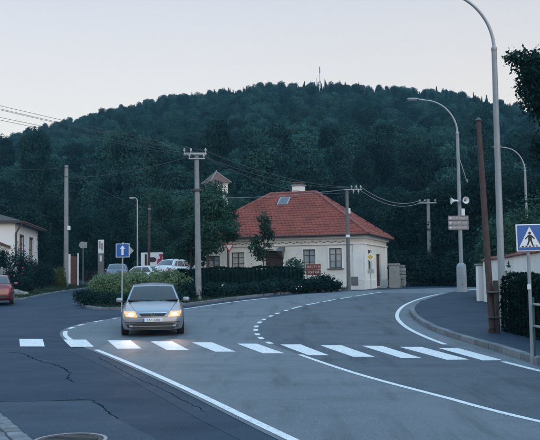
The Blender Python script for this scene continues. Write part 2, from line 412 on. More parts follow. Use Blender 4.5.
def drape_strip(A, B, nx, off, name, m, parent=None, offB=None):    # sheet between two polylines of equal length, lying on the terrain
    u = np.linspace(0, 1, nx + 1); n = len(A)
    XYs = A[:, None, :] * (1 - u)[None, :, None] + B[:, None, :] * u[None, :, None]
    o = off if offB is None else (off * (1 - u) + offB * u)[None, :]
    Z = g(XYs[..., 0], XYs[..., 1]) + o
    V = np.concatenate([XYs, Z[..., None]], 2).reshape(-1, 3)
    i, j = np.meshgrid(np.arange(n - 1), np.arange(nx), indexing='ij'); a = (i * (nx + 1) + j).ravel()
    F = np.stack([a, a + 1, a + nx + 2, a + nx + 1], 1)
    # face up
    e1 = V[F[0, 1]] - V[F[0, 0]]; e2 = V[F[0, 3]] - V[F[0, 0]]
    if np.cross(e1, e2)[2] < 0: F = F[:, ::-1]
    me = npmesh(name, V, F, [m]); o = bpy.data.objects.new(name, me); COL.objects.link(o)
    if parent: o.parent = parent
    return o
def ribbon(pts, width, off, name, m, parent=None, step=.3, cut=None):
    c, s = (resample(pts, step))
    if len(c) > 30:                       # ease out small wobbles
        k_ = 9; pd = np.pad(c, ((k_ // 2, k_ // 2), (0, 0)), mode='reflect', reflect_type='odd'); c = np.stack([np.convolve(pd[:, i], np.ones(k_) / k_, 'valid') for i in (0, 1)], 1)
    if cut: k = (s >= cut[0]) & (s <= cut[1]); c = c[k]
    if len(c) < 2: return None
    nn = normals2(c) * width / 2
    return drape_strip(c - nn, c + nn, 1, off, name, m, parent)
def drape_poly(poly, off, name, m, parent=None, step=.4):            # filled polygon draped on the terrain
    bm = bmesh.new(); bm.faces.new([bm.verts.new((p[0], p[1], 0)) for p in poly])
    x0, x1 = min(p[0] for p in poly), max(p[0] for p in poly); y0, y1 = min(p[1] for p in poly), max(p[1] for p in poly)
    for ax, a, b in ((0, x0, x1), (1, y0, y1)):
        k = a + step
        while k < b:
            co = (k, 0, 0) if ax == 0 else (0, k, 0); no = (1, 0, 0) if ax == 0 else (0, 1, 0)
            bmesh.ops.bisect_plane(bm, geom=bm.verts[:] + bm.edges[:] + bm.faces[:], plane_co=co, plane_no=no, dist=1e-5); k += step
    for v in bm.verts: v.co.z = gz(v.co.x, v.co.y) + off
    bmesh.ops.recalc_face_normals(bm, faces=bm.faces[:])
    if sum(f.normal.z for f in bm.faces) < 0: bmesh.ops.reverse_faces(bm, faces=bm.faces[:])
    me = bpy.data.meshes.new(name); bm.to_mesh(me); bm.free()
    return link(name, me, m, parent)

# foliage
def leafquads(r, pts, nrm, size, jit=.7, ratio=.55):
    n = len(pts); nn = nrm + r.normal(0, jit, (n, 3)); nn /= np.linalg.norm(nn, axis=1, keepdims=True)
    t = r.normal(0, 1, (n, 3)); t -= nn * (t * nn).sum(1, keepdims=True); t /= np.linalg.norm(t, axis=1, keepdims=True)
    b = np.cross(nn, t); s = (size * r.uniform(.6, 1.35, n))[:, None]
    V = np.stack([pts - t * s, pts + b * s * ratio, pts + t * s, pts - b * s * ratio], 1).reshape(-1, 3)
    F = np.arange(4 * n).reshape(-1, 4); return V, F
def blobs_pts(r, blobs, n, lo=.55):
    vol = np.array([b[1][0] * b[1][1] * b[1][2] for b in blobs]) ** (2 / 3); ks = r.choice(len(blobs), n, p=vol / vol.sum())
    C = np.array([b[0] for b in blobs])[ks]; Rr = np.array([b[1] for b in blobs])[ks]
    d = r.normal(0, 1, (n, 3)); d /= np.linalg.norm(d, axis=1, keepdims=True)
    lump = 1 + .16 * np.sin(5 * d[:, 0] + ks) * np.sin(4 * d[:, 1] + 2 * ks) + .1 * np.sin(9 * d[:, 2] + 3 * ks)
    rad = (lo + (1 - lo) * r.random(n) ** .6) * lump
    return C + d * Rr * rad[:, None], d
def crown_mesh(name, seed, blobs, n, size, m, lo=.5, jit=.7, fuzz=1.2):
    r = np.random.default_rng(seed); p, d = blobs_pts(r, blobs, n, lo); p = p + r.normal(0, size * fuzz, p.shape) * (r.random((n, 1)) < .45)
    nn = d + np.array([0, 0, .35]); V, F = leafquads(r, p, nn, size, jit)
    return npmesh(name, V, F, [m])
def rand_blobs(r, h, rad, base, n=14):
    out = []
    for i in range(n):
        t = (i + .5) / n; z = base + (h - base) * t
        wdt = rad * (math.sin(PI * min(1, .18 + .80 * t)) ** .75)
        a = r.uniform(0, 2 * PI) + i * 2.4; q = wdt * r.uniform(.25, .68)
        s = rad * r.uniform(.30, .50)
        out.append(((q * math.cos(a), q * math.sin(a), z), (s, s, s * r.uniform(.65, .9))))
    return out
def trunk_mb(blobs, h, r0, base, seed, lean=(0, 0)):
    r = np.random.default_rng(seed); mb = MB(); top = h * .72
    path = [(0, 0, -.25), (r.normal(0, .03), r.normal(0, .03), base * .5), (lean[0] * .5, lean[1] * .5, base), (lean[0], lean[1], (base + top) / 2), (lean[0] * 1.2, lean[1] * 1.2, top)]
    mb.tube(path, [r0 * 1.25, r0, r0 * .85, r0 * .55, r0 * .2], 9)
    for c, q in blobs[::2]:
        z0 = max(base * .8, c[2] - 1.3 * math.hypot(c[0], c[1]) - .2)
        mb.tube([(lean[0] * z0 / h, lean[1] * z0 / h, z0), (c[0] * .5, c[1] * .5, (z0 + c[2]) / 2 + .1), (c[0], c[1], c[2])], [r0 * .42, r0 * .28, r0 * .1], 6)
    return mb
def tree(name, label, x, y, h, rad, base, seed, n, size, m='leaf_tree', group=None, cat='tree', r0=None, nb=14, z=None, lo=.5, up=0.0):
    r = np.random.default_rng(seed); bl = rand_blobs(r, h - rad * .25, rad, base, nb)
    t = thing(name, label, cat, (x, y, (gz(x, y) if z is None else z) + up), 0, group)
    trunk_mb(bl, h, r0 or h * .018 + .03, base, seed).build('trunk', 'bark', t, True)
    me = crown_mesh('crown', seed, bl, n, size, m, lo); child('crown', me, t)
    return t
def shrub(name, label, x, y, h, rad, seed, n, size, m, group=None, up=0.0, flowers=None, cat='shrub', ry=None):
    r = np.random.default_rng(seed); t = thing(name, label, cat, (x, y, gz(x, y) + up), 0, group)
    bl = []
    for i in range(7):
        a = i * 2.4 + r.uniform(0, 1); q = r.uniform(.1, .55); s = r.uniform(.42, .6)
        bl.append(((rad * q * math.cos(a), (ry or rad) * q * math.sin(a), h * r.uniform(.35, .68)), (rad * s, (ry or rad) * s, h * .36)))
    bl.append(((0, 0, h * .3), (rad * .85, (ry or rad) * .85, h * .32)))
    child('foliage', crown_mesh('foliage', seed, bl, n, size, m, .45), t)
    mb = MB()
    for i in range(5):
        a = i * 1.256 + .3; mb.tube([(0, 0, -.1), (rad * .2 * math.cos(a), rad * .2 * math.sin(a), h * .3), (rad * .4 * math.cos(a), rad * .4 * math.sin(a), h * .6)], [.025, .018, .008], 5)
    mb.build('stems', 'bark', t, True)
    if flowers:
        p, d = blobs_pts(r, bl, flowers[1], .92); k = d[:, 2] > -.2; V, F = leafquads(r, p[k] + d[k] * .04, d[k], flowers[2], .3, .9)
        child('blossoms', npmesh('blossoms', V, F, [flowers[0]]), t)
    return t
def hedge(name, label, pts, width, h, seed, dens, size, m, up=0.0, group=None, round_=.12, wob=.05, cat='hedge'):
    c, s = resample(pts, .25); nn = normals2(c); r = np.random.default_rng(seed)
    t = thing(name, label, cat, (float(c[0, 0]), float(c[0, 1]), gz(c[0, 0], c[0, 1]) + up), 0, group)
    org = np.array([c[0, 0], c[0, 1], gz(c[0, 0], c[0, 1]) + up])
    # woody core
    w2 = width / 2 - .09; mb = MB(); k = len(c)
    for i in range(k):
        z0 = gz(c[i, 0], c[i, 1]) + up - .08; sh = 1.0 if 0 < i < k - 1 else .92
        for sd, zz in ((-1, z0), (-1, z0 + h - .14), (-.75, z0 + h), (.75, z0 + h), (1, z0 + h - .14), (1, z0)):
            q = c[i] + nn[i] * sd * w2 * sh; mb.v.append((q[0] - org[0], q[1] - org[1], zz - org[2]))
    for i in range(k - 1):
        for j in range(6):
            j2 = (j + 1) % 6; mb.f.append((i * 6 + j, i * 6 + j2, i * 6 + 6 + j2, i * 6 + 6 + j))
    mb.f.append(tuple(range(6))); mb.f.append(tuple((k - 1) * 6 + j for j in range(6)))
    mb.build('core', 'leaf_hedge' if m != 'leaf_light' else m, t)
    L = s[-1]; N = int(dens * (L * (2 * h + width) + 2 * h * width)); per = 2 * h + width
    u = r.random(N) * per; si = r.random(N) * (L + 1.1) - .55; endm = (si < 0) | (si > L)
    ii = np.clip(si / L * (k - 1), 0, k - 1).astype(int); C = c[ii]; Nn = nn[ii]; Tn = np.stack([Nn[:, 1], -Nn[:, 0]], 1)
    lat = np.where(u < h, -1, np.where(u < h + width, (u - h) / width * 2 - 1, 1)); hz = np.where(u < h, u, np.where(u < h + width, h, per - u))
    lat = np.where(endm, r.uniform(-1, 1, N), lat); hz = np.where(endm, r.random(N) * h, hz)
    wv = wob * (np.sin(si * 2.1 + seed) + np.sin(si * 5.3 + 1) * .6 + np.sin(si * 11 + 2 * seed) * .4)
    corner = round_ * np.clip((hz / h - .8) / .2, 0, 1) ** 2
    latm = lat * (width / 2 - corner + r.normal(0, .025, N)) + wv * .5 * lat; hz2 = hz + (wv - .1 * round_ * (np.abs(lat) ** 4)) * (hz / h) + r.normal(0, .02, N) - round_ * .5 * (np.abs(lat) ** 6) * (hz > .95 * h)
    ext = np.where(si < 0, -si, np.where(si > L, si - L, 0)) * np.sign(si - L / 2)
    ext = np.where(endm, np.sign(si - L / 2) * r.uniform(-.05, .06, N), 0)
    XYp = C + Nn * latm[:, None] - Tn * (-ext)[:, None] * -1
    Z = g(C[:, 0], C[:, 1]) + up + hz2
    pts3 = np.concatenate([XYp, Z[:, None]], 1) - org
    nr = np.concatenate([Nn * lat[:, None], ((hz > .9 * h) * 1.2)[:, None]], 1)
    V, F = leafquads(r, pts3, nr, size, .8)
    child('foliage', npmesh('foliage', V, F, [m]), t)
    return t

# ================================================================== SETTING
def sheet(name, xs, ys, off, m):
    X, Y = np.meshgrid(xs, ys, indexing='ij'); Z = g(X, Y) + off
    V = np.stack([X, Y, Z], 2).reshape(-1, 3); ny = len(ys)
    i, j = np.meshgrid(np.arange(len(xs) - 1), np.arange(ny - 1), indexing='ij'); a = (i * ny + j).ravel()
    F = np.stack([a, a + ny, a + ny + 1, a + 1], 1)
    me = npmesh(name, V, F, [m]); me.polygons.foreach_set('use_smooth', [True] * len(F))
    o = bpy.data.objects.new(name, me); COL.objects.link(o); return o
xs = np.unique(np.concatenate([np.linspace(-900, -60, 40), np.linspace(-60, 60, 121), np.linspace(60, 900, 40)]))
struct(sheet('ground', xs, np.unique(np.concatenate([np.linspace(-900, -20, 20), np.linspace(-20, 96, 117)])), -.07, 'soil'))
struct(sheet('hill', xs, np.linspace(96, 900, 90), -.07, 'forest_floor'))
road = struct(sheet('side_road', np.linspace(-21, 34, 111), np.linspace(-14, 86, 201), 0, 'asphalt_side'))

# lines of the main road, traced from the photograph and put on the ground
edgeL = [(5.2, -6), (3.4, .5), (1.7, 4.2)] + [tuple(P(*p)[:2]) for p in ((290, 440), (190, 391), (128, 363), (92, 348.5), (72, 341), (64.5, 335), (66, 330.5), (75, 326.5), (88, 323.2), (106, 320), (140, 314.3), (185, 309), (225, 303.2), (265, 298.4), (320, 293.2))] + [(5.0, 43.6), (9.5, 46.6), (16, 50), (24, 53), (33, 56)]
kerbR = [(4.9, -14), (4.75, -2)] + [tuple(P(*p)[:2]) for p in ((545, 367.5), (505, 354.5), (470, 343.5), (440, 334), (423, 326), (413, 318.5), (410, 312.5), (413, 307.5), (421, 303), (436, 298.2), (455, 294))] + [(12.0, 40.0), (18, 43.2), (26, 46), (33, 48)]
centre = [(6.5, 2)] + [tuple(P(*p)[:2]) for p in ((540, 423), (500, 412.4), (452, 399.8), (405, 387.8), (360, 375.3), (325, 363.8), (297, 354), (272, 344.5), (260, 338), (255.5, 331), (257, 325), (264, 319.5), (277, 313.8), (300, 306.6), (330, 300.6), (360, 295.6), (382, 292.3))]
edgeR = [tuple(P(*p)[:2]) for p in ((560, 376), (520, 366.5), (498, 360.8), (470, 352.5), (448, 345.8), (425, 337), (408, 328.5), (398.5, 320.5), (397, 314.5), (401, 308), (410, 302.6), (428, 296.6), (455, 291.8), (478, 289.0))]
cE, sE = resample(edgeL, .4); cK, sK = resample(kerbR, .4)
n = 160
def even(c, n):
    s = np.concatenate([[0], np.cumsum(np.linalg.norm(np.diff(c, axis=0), axis=1))]); q = np.linspace(0, s[-1], n)
    return np.stack([np.interp(q, s, c[:, 0]), np.interp(q, s, c[:, 1])], 1)
# pair the two edges so that cross-lines stay square to the road
kidx = []
cKe = even(cK, 400); cEe = even(cE, 220)
def pairs():
    last = 0; out = []
    for p in cEe:
        d = np.linalg.norm(cKe - p, axis=1); d[:last] = 1e9; k = int(np.argmin(d)); last = max(last, min(k, last + 6)); out.append(last)
    return np.array(out)
kk = pairs(); kk = np.convolve(np.pad(kk, 12, mode='edge'), np.ones(25) / 25, 'valid')
B = np.stack([np.interp(kk, np.arange(400), cKe[:, 0]), np.interp(kk, np.arange(400), cKe[:, 1])], 1)
nE = normals2(cEe); 
main_road = struct(drape_strip(cEe + nE * .12, B, 14, .004, 'main_road', 'asphalt_main'))

# darker resurfaced right-hand lane
cl_, _ = resample(centre[1:], .3); er_, _ = resample(edgeR, .3); cl_ = even(cl_, 120)[:-2]; er2 = np.array([er_[int(np.argmin(np.linalg.norm(er_ - p, axis=1)))] for p in cl_])
er2 = np.stack([np.convolve(np.pad(er2[:, i], 6, mode='edge'), np.ones(13) / 13, 'valid') for i in (0, 1)], 1)
drape_strip(cl_, er2, 8, .0058, 'lane_resurfacing', 'asphalt_lane', main_road)
# markings: each one a sheet 4 mm above what it lies on
def mark(pts, width, name, cut=None, off=.0078): return ribbon(pts, width, off, name, 'road_paint', main_road, .25, cut)
def slen(pts, y_at, first=True):     # arc length where the line passes a given pixel point
    c, s = resample(pts, .1); k = int(np.argmin(np.linalg.norm(c - np.array(y_at), axis=1))); return float(s[k])
a0 = slen(edgeL, P(92, 348.5)[:2]); a1 = slen(edgeL, P(66, 330.5)[:2]); aW = slen(edgeL, P(150, 313)[:2]); aZ = slen(edgeL, P(268, 298)[:2])
mark(edgeL, .108, 'edge_line', (0, a0 - .25)); mark(edgeL, .12, 'edge_line', (a0 + 2.2, a1))
k = a1 + .35
while k < aW: mark(edgeL, .13, 'edge_dash', (k, k + .72)); k += 1.15
mark(edgeL, .12, 'edge_line', (aW, aZ))
c0 = slen(centre, P(297, 354)[:2]); c1 = slen(centre, P(272, 344.5)[:2]); c2 = slen(centre, P(290, 309.5)[:2])
mark(centre, .095, 'centre_line', (0, c0))
k = c1 + .1
while k < c2 - .3: mark(centre, .125, 'centre_dash', (k, k + .75)); k += 1.12
while k < slen(centre, P(345, 298)[:2]): mark(centre, .11, 'centre_dash', (k, k + 1.5)); k += 1.75
mark(centre, .11, 'centre_line', (k, 200))
e1 = slen(edgeR, P(498, 360.8)[:2]); e2 = slen(edgeR, P(452, 347)[:2])
mark(edgeR, .11, 'edge_line', (0, e1 - .15)); mark(edgeR, .12, 'edge_line', (e2 + .4, 200))
STR = [((19.3, 339.3), (42.7, 339.3), (44.7, 346.7), (20, 346.7)), ((63.3, 340), (86, 340), (94, 347.3), (70.7, 347.3)), ((107.3, 340.7), (130.7, 340.7), (141.7, 349), (117.3, 349)),
       ((150.5, 341.7), (172.5, 341.7), (189.5, 350.5), (167, 350.5)), ((191.7, 342.7), (212, 342.7), (236, 352), (215.5, 352)), ((237.2, 344), (257.3, 344), (284.3, 353.7), (262.8, 353.7)),
       ((280.2, 344.7), (300.5, 344.7), (329, 355.7), (308.5, 355.7)), ((320.3, 345.6), (341.3, 345.6), (375, 357.2), (353.5, 357.2)), ((361.7, 346), (382.7, 346.3), (422.3, 358.6), (401.2, 358.4)),
       ((400, 347.3), (421.7, 347.3), (469.3, 360), (447, 360.3)), ((438, 348.3), (458, 348.6), (503, 360.6), (483, 360.8))]
for q in STR:
    w_ = [P(*p) for p in q]; drape_poly([(v.x, v.y) for v in w_],   .0078 if q is not STR[1] else .0110, 'crosswalk_stripe', 'road_paint', main_road, .5)

# repairs, cracks and the cover in the side road
def patch(pxs, off, name, m='asphalt_patch', parent=road):
    return drape_poly([tuple(P(*p)[:2]) for p in pxs], off, name, m, parent, .6)
patch([(-30, 402.5), (30, 402), (90, 400.8), (103, 409), (121, 422), (150, 437), (175, 452), (60, 470), (-30, 470)], .003, 'asphalt_repair')
patch([(88, 348.6), (96, 353), (150, 380), (215, 411), (262, 433), (300, 452), (270, 456), (200, 420), (120, 374), (70, 351)], .0025, 'tar_seam', 'asphalt_path')
def crack(pxs, wd):
    pts = [tuple(P(*p)[:2]) for p in pxs]; c, s = resample(pts, .12); r = np.random.default_rng(int(pxs[0][0]) + 5)
    c = c + r.normal(0, .015, c.shape); nn = normals2(c); ww = (wd * r.uniform(.3, 1.3, len(c)))[:, None]
    drape_strip(c - nn * ww, c + nn * ww, 1, .0042, 'crack', 'crack_tar', road)
crack([(10, 352.5), (22, 353.5), (30, 357), (40, 361), (52, 364), (62, 368), (71, 373)], .013)
crack([(-4, 401.8), (30, 401.6), (60, 401), (91, 400.3), (104, 409), (118, 419)], .011)
crack([(70, 374), (67, 378), (75, 383)], .012)
crack([(98, 357), (130, 375), (165, 391), (205, 412)], .007)
crack([(0, 338), (40, 336.5), (62, 338)], .008)
mc = P(70, 441); cov = thing('manhole_cover', 'round iron manhole cover sunk in the dark asphalt at the bottom left', 'manhole cover', (mc.x, mc.y, gz(mc.x, mc.y)))
MB().lathe([(.36, -.02), (.36, .012), (.325, .014), (.325, -.02)], 32).build('frame_ring', 'iron_edge', cov)
mb = MB().lathe([(.315, -.03), (.315, .008), (.30, .011), (.001, .011)], 32); mb.build('lid', 'iron', cov)
mb = MB()
for i in range(-4, 5):
    hw = math.sqrt(.27 ** 2 - (i * .06) ** 2); mb.bbox(-hw, hw, i * .06 - .014, i * .06 + .014, .011, .019, .003)
mb.build('lid_ribs', 'iron', cov)
# sett stones at the bottom-left corner
sett = struct(thing('sett_strip', 'row of pale granite setts at the edge of the dark asphalt', 'setts')); del sett['category']
r = np.random.default_rng(3); sm = MB().bbox(-.085, .085, -.085, .085, -.08, .03, .018, 2).build('sett', 'kerb_stone', sett, True)
p0, p1 = P(-36, 414), P(-10, 443); first = True
dirv = (p1 - p0); dirv.z = 0; L = dirv.length; dirv.normalize(); nv = Vector((dirv.y, -dirv.x, 0))
for i in range(int(L / .185) + 4):
    for j in range(2):
        q = p0 + dirv * (i * .185) - nv * (-.1 - j * .185) * -1
        o = sm if first else child('sett', sm.data, sett); first = False
        o.location = (q.x, q.y, gz(q.x, q.y) + r.uniform(-.01, .008)); o.rotation_euler = (r.normal(0, .03), r.normal(0, .03), math.atan2(dirv.y, dirv.x) + r.normal(0, .05))

# ---------------------------------------------------------------- kerbs (single stones) and raised ground
def kerb_run(name, pts, side, width=.15, h=.12, lo=0.0, hi=1e9, stone=1.0, label=None):
    root = bpy.data.objects.new(name, None); COL.objects.link(root); struct(root, label=label)
    c, s = resample(pts, .05); r = np.random.default_rng(len(name)); k = max(lo, 0)
    while k < min(hi, s[-1]) - .3:
        e = min(k + stone * r.uniform(.85, 1.1), s[-1]); a = [float(np.interp(k + .008, s, c[:, i])) for i in (0, 1)]; b = [float(np.interp(e - .008, s, c[:, i])) for i in (0, 1)]
        d = Vector((b[0] - a[0], b[1] - a[1], 0)); ln = d.length; d.normalize(); nrm = Vector((-d.y, d.x, 0)) * side
        mb = MB(); x0 = (a[0] + b[0]) / 2; y0 = (a[1] + b[1]) / 2; z0 = gz(x0, y0); jz = r.normal(0, .006)
        mb.bbox(-ln / 2, ln / 2, 0, width, -.15, h + jz, .016, 2)
        o = mb.build('kerb_stone', 'kerb_stone', root, True)
        ang = math.atan2(d.y, d.x); dz = gz(b[0], b[1]) - gz(a[0], a[1])
        if side < 0: # local +y must point to the pavement side
            for v in o.data.vertices: v.co.y = -v.co.y
            o.data.flip_normals()
        o.location = (x0, y0, z0); o.rotation_euler = (r.normal(0, .01), -math.atan2(dz, ln), ang + r.normal(0, .006)); k = e
    return root
kerb_run('right_kerb', kerbR, -1, .16, .13)
# pavement on the right, behind the kerb
cK2, _ = resample(kerbR, .4); nK = normals2(cK2)
inner = cK2 - nK * .15
far = np.array([(max(p[0] + 1.0, 9.2 if p[1] < 31 else p[0] + 1.2), p[1]) for p in inner])
far = np.where((inner[:, 1:2] > 30), np.stack([np.maximum(inner[:, 0] + 1.4, 9.4), inner[:, 1] - .9], 1), far)
pav = struct(drape_strip(inner, far, 8, .115, 'right_pavement', 'asphalt_path'))

# island between the two roads
isl_front = [tuple(P(*p)[:2]) for p in ((104, 290.8), (90, 294), (80.5, 299), (79, 303), (85, 307.5), (97, 310), (120, 310.5), (150, 309.8), (185, 306.3), (240, 299.0), (290, 293.8), (330, 291.0), (343, 290.2))]
kerb_run('island_kerb', isl_front, -1 if False else 1, .13, .11)
cI, sI = resample(isl_front, .5); nI = normals2(cI)
isl_in = cI + nI * .12
isl = [tuple(p) for p in isl_in] + [(4.6, 46.5), (-4.5, 48.5), (-9, 50.5)]
struct(drape_poly(isl, .10, 'island_ground', 'soil', None, .6))
# left verge: kerb and a bank rising behind it
kl = [(-18, 20), (-16.6, 31), (-15.2, 38.5)] + [tuple(P(*p)[:2]) for p in ((22, 299.8), (35, 297.2), (55, 293.2), (75, 290.2), (95, 287.3))] + [(-16.2, 80)]
kerb_run('left_kerb', kl, 1, .14, .10)
cL, sL = resample(kl, .6); nL = normals2(cL)
Vs = []; offs = [(.12, .09), (.9, .22), (2.2, .55), (4.0, .95), (9.0, 1.1), (22, 1.2)]
for d, hz in offs:
    q = cL + nL * d; Vs.append(np.concatenate([q, (g(q[:, 0], q[:, 1]) + hz + .03 * np.sin(q[:, 1] * 1.3))[:, None]], 1))
V = np.concatenate(Vs); nn_ = len(cL); F = []
for a in range(len(offs) - 1):
    for i in range(nn_ - 1): F.append((a * nn_ + i, a * nn_ + i + 1, (a + 1) * nn_ + i + 1, (a + 1) * nn_ + i))
me = npmesh('left_bank', V, np.array(F), ['soil']); lb = bpy.data.objects.new('left_bank', me); COL.objects.link(lb); struct(lb)
def bank(x, y):
    i = int(np.argmin(np.linalg.norm(cL - np.array([x, y]), axis=1))); d = float(np.dot(np.array([x, y]) - cL[i], nL[i]))
    return gz(x, y) + float(np.interp(d, [0] + [o[0] for o in offs], [0] + [o[1] for o in offs]))
# grass stuff on verges
def grass(name, pts, zf, hgt, m, label):
    r = np.random.default_rng(len(name)); N = len(pts); z = np.array([zf(p[0], p[1]) for p in pts])
    base = np.concatenate([pts, z[:, None]], 1); a = r.uniform(0, 2 * PI, N); wd = r.uniform(.012, .03, N); h = hgt * r.uniform(.4, 1.2, N)
    dx = np.stack([np.cos(a) * wd, np.sin(a) * wd, np.zeros(N)], 1); tip = base + np.stack([r.normal(0, .35, N) * h, r.normal(0, .35, N) * h, h], 1)
    V = np.stack([base - dx, base + dx, tip], 1).reshape(-1, 3); me = npmesh(name, V, np.arange(3 * N).reshape(-1, 3), [m])
    o = bpy.data.objects.new(name, me); COL.objects.link(o); struct(o, 'stuff', label); return o
r = np.random.default_rng(5)
si = r.random(26000) * (len(cL) - 1); ii = si.astype(int); d = r.random(26000) ** 1.3 * 4.2 + .14
pp = cL[ii] + (cL[np.minimum(ii + 1, len(cL) - 1)] - cL[ii]) * (si - ii)[:, None] + nL[ii] * d[:, None]; pp = pp[pp[:, 1] < 72]
dd = np.interp(d[:len(pp)], [0] + [o[0] for o in offs], [0] + [o[1] for o in offs])
grass('verge_grass', pp, lambda x, y: bank(x, y) - .02, .16, 'leaf_grass', 'short dull grass on the bank behind the left kerb')
from math import floor
def inpoly(pts, poly):
    x, y = pts[:, 0], pts[:, 1]; c = np.zeros(len(pts), bool); j = len(poly) - 1
    for i in range(len(poly)):
        xi, yi = poly[i]; xj, yj = poly[j]
        k = ((yi > y) != (yj > y)) & (x < (xj - xi) * (y - yi) / (yj - yi + 1e-12) + xi); c ^= k; j = i
    return c
q = np.stack([r.uniform(-14, 5, 60000), r.uniform(26, 56, 60000)], 1); q = q[inpoly(q, isl)]
grass('island_grass', q, lambda x, y: gz(x, y) + .09, .14, 'leaf_grass', 'dull grass covering the planted traffic island')

# ---------------------------------------------------------------- forest on the hill
def forest_tree(name, seed, kind):
    r = np.random.default_rng(seed)
    if kind == 'decid':
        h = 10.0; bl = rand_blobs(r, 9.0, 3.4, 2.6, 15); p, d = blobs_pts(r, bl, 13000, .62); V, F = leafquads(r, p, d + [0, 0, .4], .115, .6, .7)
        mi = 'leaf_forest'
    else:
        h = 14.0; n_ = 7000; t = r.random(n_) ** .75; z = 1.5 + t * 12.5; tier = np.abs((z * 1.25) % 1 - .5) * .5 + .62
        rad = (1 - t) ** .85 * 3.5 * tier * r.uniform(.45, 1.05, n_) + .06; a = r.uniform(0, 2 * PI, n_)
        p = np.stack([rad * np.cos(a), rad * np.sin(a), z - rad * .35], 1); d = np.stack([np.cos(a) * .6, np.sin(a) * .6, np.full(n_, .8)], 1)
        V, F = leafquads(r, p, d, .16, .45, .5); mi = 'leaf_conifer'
    mb = MB().tube([(0, 0, -1), (0, 0, h * .4), (0, 0, h * .8)], [.2, .14, .05], 6, False)
    V2 = np.concatenate([V, np.array(mb.v)]); F2 = np.concatenate([F, np.array(mb.f) + len(V)]); mid = [0] * len(F) + [1] * len(mb.f)
    return bpy.data.objects.new(name, npmesh(name, V2, F2, [mi, 'bark'], mid))
protos = [forest_tree('broadleaf_tree_form', s, 'decid') for s in (11, 12, 13, 14)] + [forest_tree('spruce_form', s, 'con') for s in (21, 22, 23)]
r = np.random.default_rng(42)
N0 = 34000; X = r.uniform(-330, 350, N0); Y = 92 + (408 - 92) * r.random(N0) ** .85
vis = np.abs(X) < Y * .42 + 14; X, Y = X[vis], Y[vis]
px = 270 + 800 * X / Y; hh = np.clip((Y - 92) / 275, 0, 1)
# keep a minimum distance with a cell grid
cell = {}; keep = []
for i in range(len(X)):
    md = 4.3 - 1.9 * hh[i]; ci = (int(X[i] // md), int(Y[i] // md))
    if ci in cell: continue
    cell[ci] = 1; keep.append(i)
X, Y, px, hh = X[keep], Y[keep], px[keep], hh[keep]
patchn = np.sin(X * .045 + 1.3) + np.sin(Y * .05 + X * .02) + np.sin(X * .11 - Y * .07) * .6
pc = np.clip(.06 + .80 * ss(.55, .95, hh) * ss(120, 330, px) + .30 * ss(.7, 1.6, patchn) + .25 * ss(420, 520, px), 0, .9)
con = r.random(len(X)) < pc
idx = np.where(con, r.integers(4, 7, len(X)), r.integers(0, 4, len(X)))
sc = np.where(con, r.uniform(.34, .86, len(X)) * (1.0 - .36 * hh), r.uniform(.55, 1.3, len(X)) * (1.22 - .66 * hh))
pm = bpy.data.meshes.new('forest'); pm.vertices.add(len(X)); pm.vertices.foreach_set('co', np.stack([X, Y, g(X, Y) - .1], 1).astype(np.float32).ravel())
at = pm.attributes.new('tree_kind', 'INT', 'POINT'); at.data.foreach_set('value', idx.astype(np.int32))
at = pm.attributes.new('tree_rot', 'FLOAT_VECTOR', 'POINT'); at.data.foreach_set('vector', np.stack([r.normal(0, .06, len(X)), r.normal(0, .06, len(X)), r.uniform(0, 6.28, len(X))], 1).astype(np.float32).ravel())
at = pm.attributes.new('tree_scale', 'FLOAT_VECTOR', 'POINT'); at.data.foreach_set('vector', np.stack([sc * r.uniform(.62, 1.15, len(X)), sc * r.uniform(.62, 1.15, len(X)), sc * r.uniform(.85, 1.3, len(X))], 1).astype(np.float32).ravel())
forest = bpy.data.objects.new('forest', pm); COL.objects.link(forest); struct(forest, 'stuff', 'dense mixed wood covering the hill behind the houses')
ng = bpy.data.node_groups.new('forest', 'GeometryNodeTree')
ng.interface.new_socket('Geometry', in_out='INPUT', socket_type='NodeSocketGeometry'); ng.interface.new_socket('Geometry', in_out='OUTPUT', socket_type='NodeSocketGeometry')
gi = ng.nodes.new('NodeGroupInput'); go = ng.nodes.new('NodeGroupOutput'); ip = ng.nodes.new('GeometryNodeInstanceOnPoints')
gti = ng.nodes.new('GeometryNodeGeometryToInstance')
for p_ in reversed(protos):
    oi = ng.nodes.new('GeometryNodeObjectInfo'); oi.inputs['Object'].default_value = p_; oi.inputs['As Instance'].default_value = True
    ng.links.new(oi.outputs['Geometry'], gti.inputs[0])
def named(nm, dt):
    a = ng.nodes.new('GeometryNodeInputNamedAttribute'); a.data_type = dt; a.inputs['Name'].default_value = nm; return a.outputs['Attribute']
ng.links.new(gi.outputs[0], ip.inputs['Points']); 
jn = ng.nodes.new('GeometryNodeJoinGeometry')
ng.nodes.remove(gti)
for nd in [x for x in ng.nodes if x.bl_idname == 'GeometryNodeObjectInfo']: ng.links.new(nd.outputs['Geometry'], jn.inputs[0])
ng.links.new(jn.outputs[0], ip.inputs['Instance']); ip.inputs['Pick Instance'].default_value = True
ng.links.new(named('tree_kind', 'INT'), ip.inputs['Instance Index'])
ng.links.new(named('tree_rot', 'FLOAT_VECTOR'), ip.inputs['Rotation']); ng.links.new(named('tree_scale', 'FLOAT_VECTOR'), ip.inputs['Scale'])
ng.links.new(ip.outputs[0], go.inputs[0])
md = forest.modifiers.new('trees', 'NODES'); md.node_group = ng
print('forest trees', len(X))

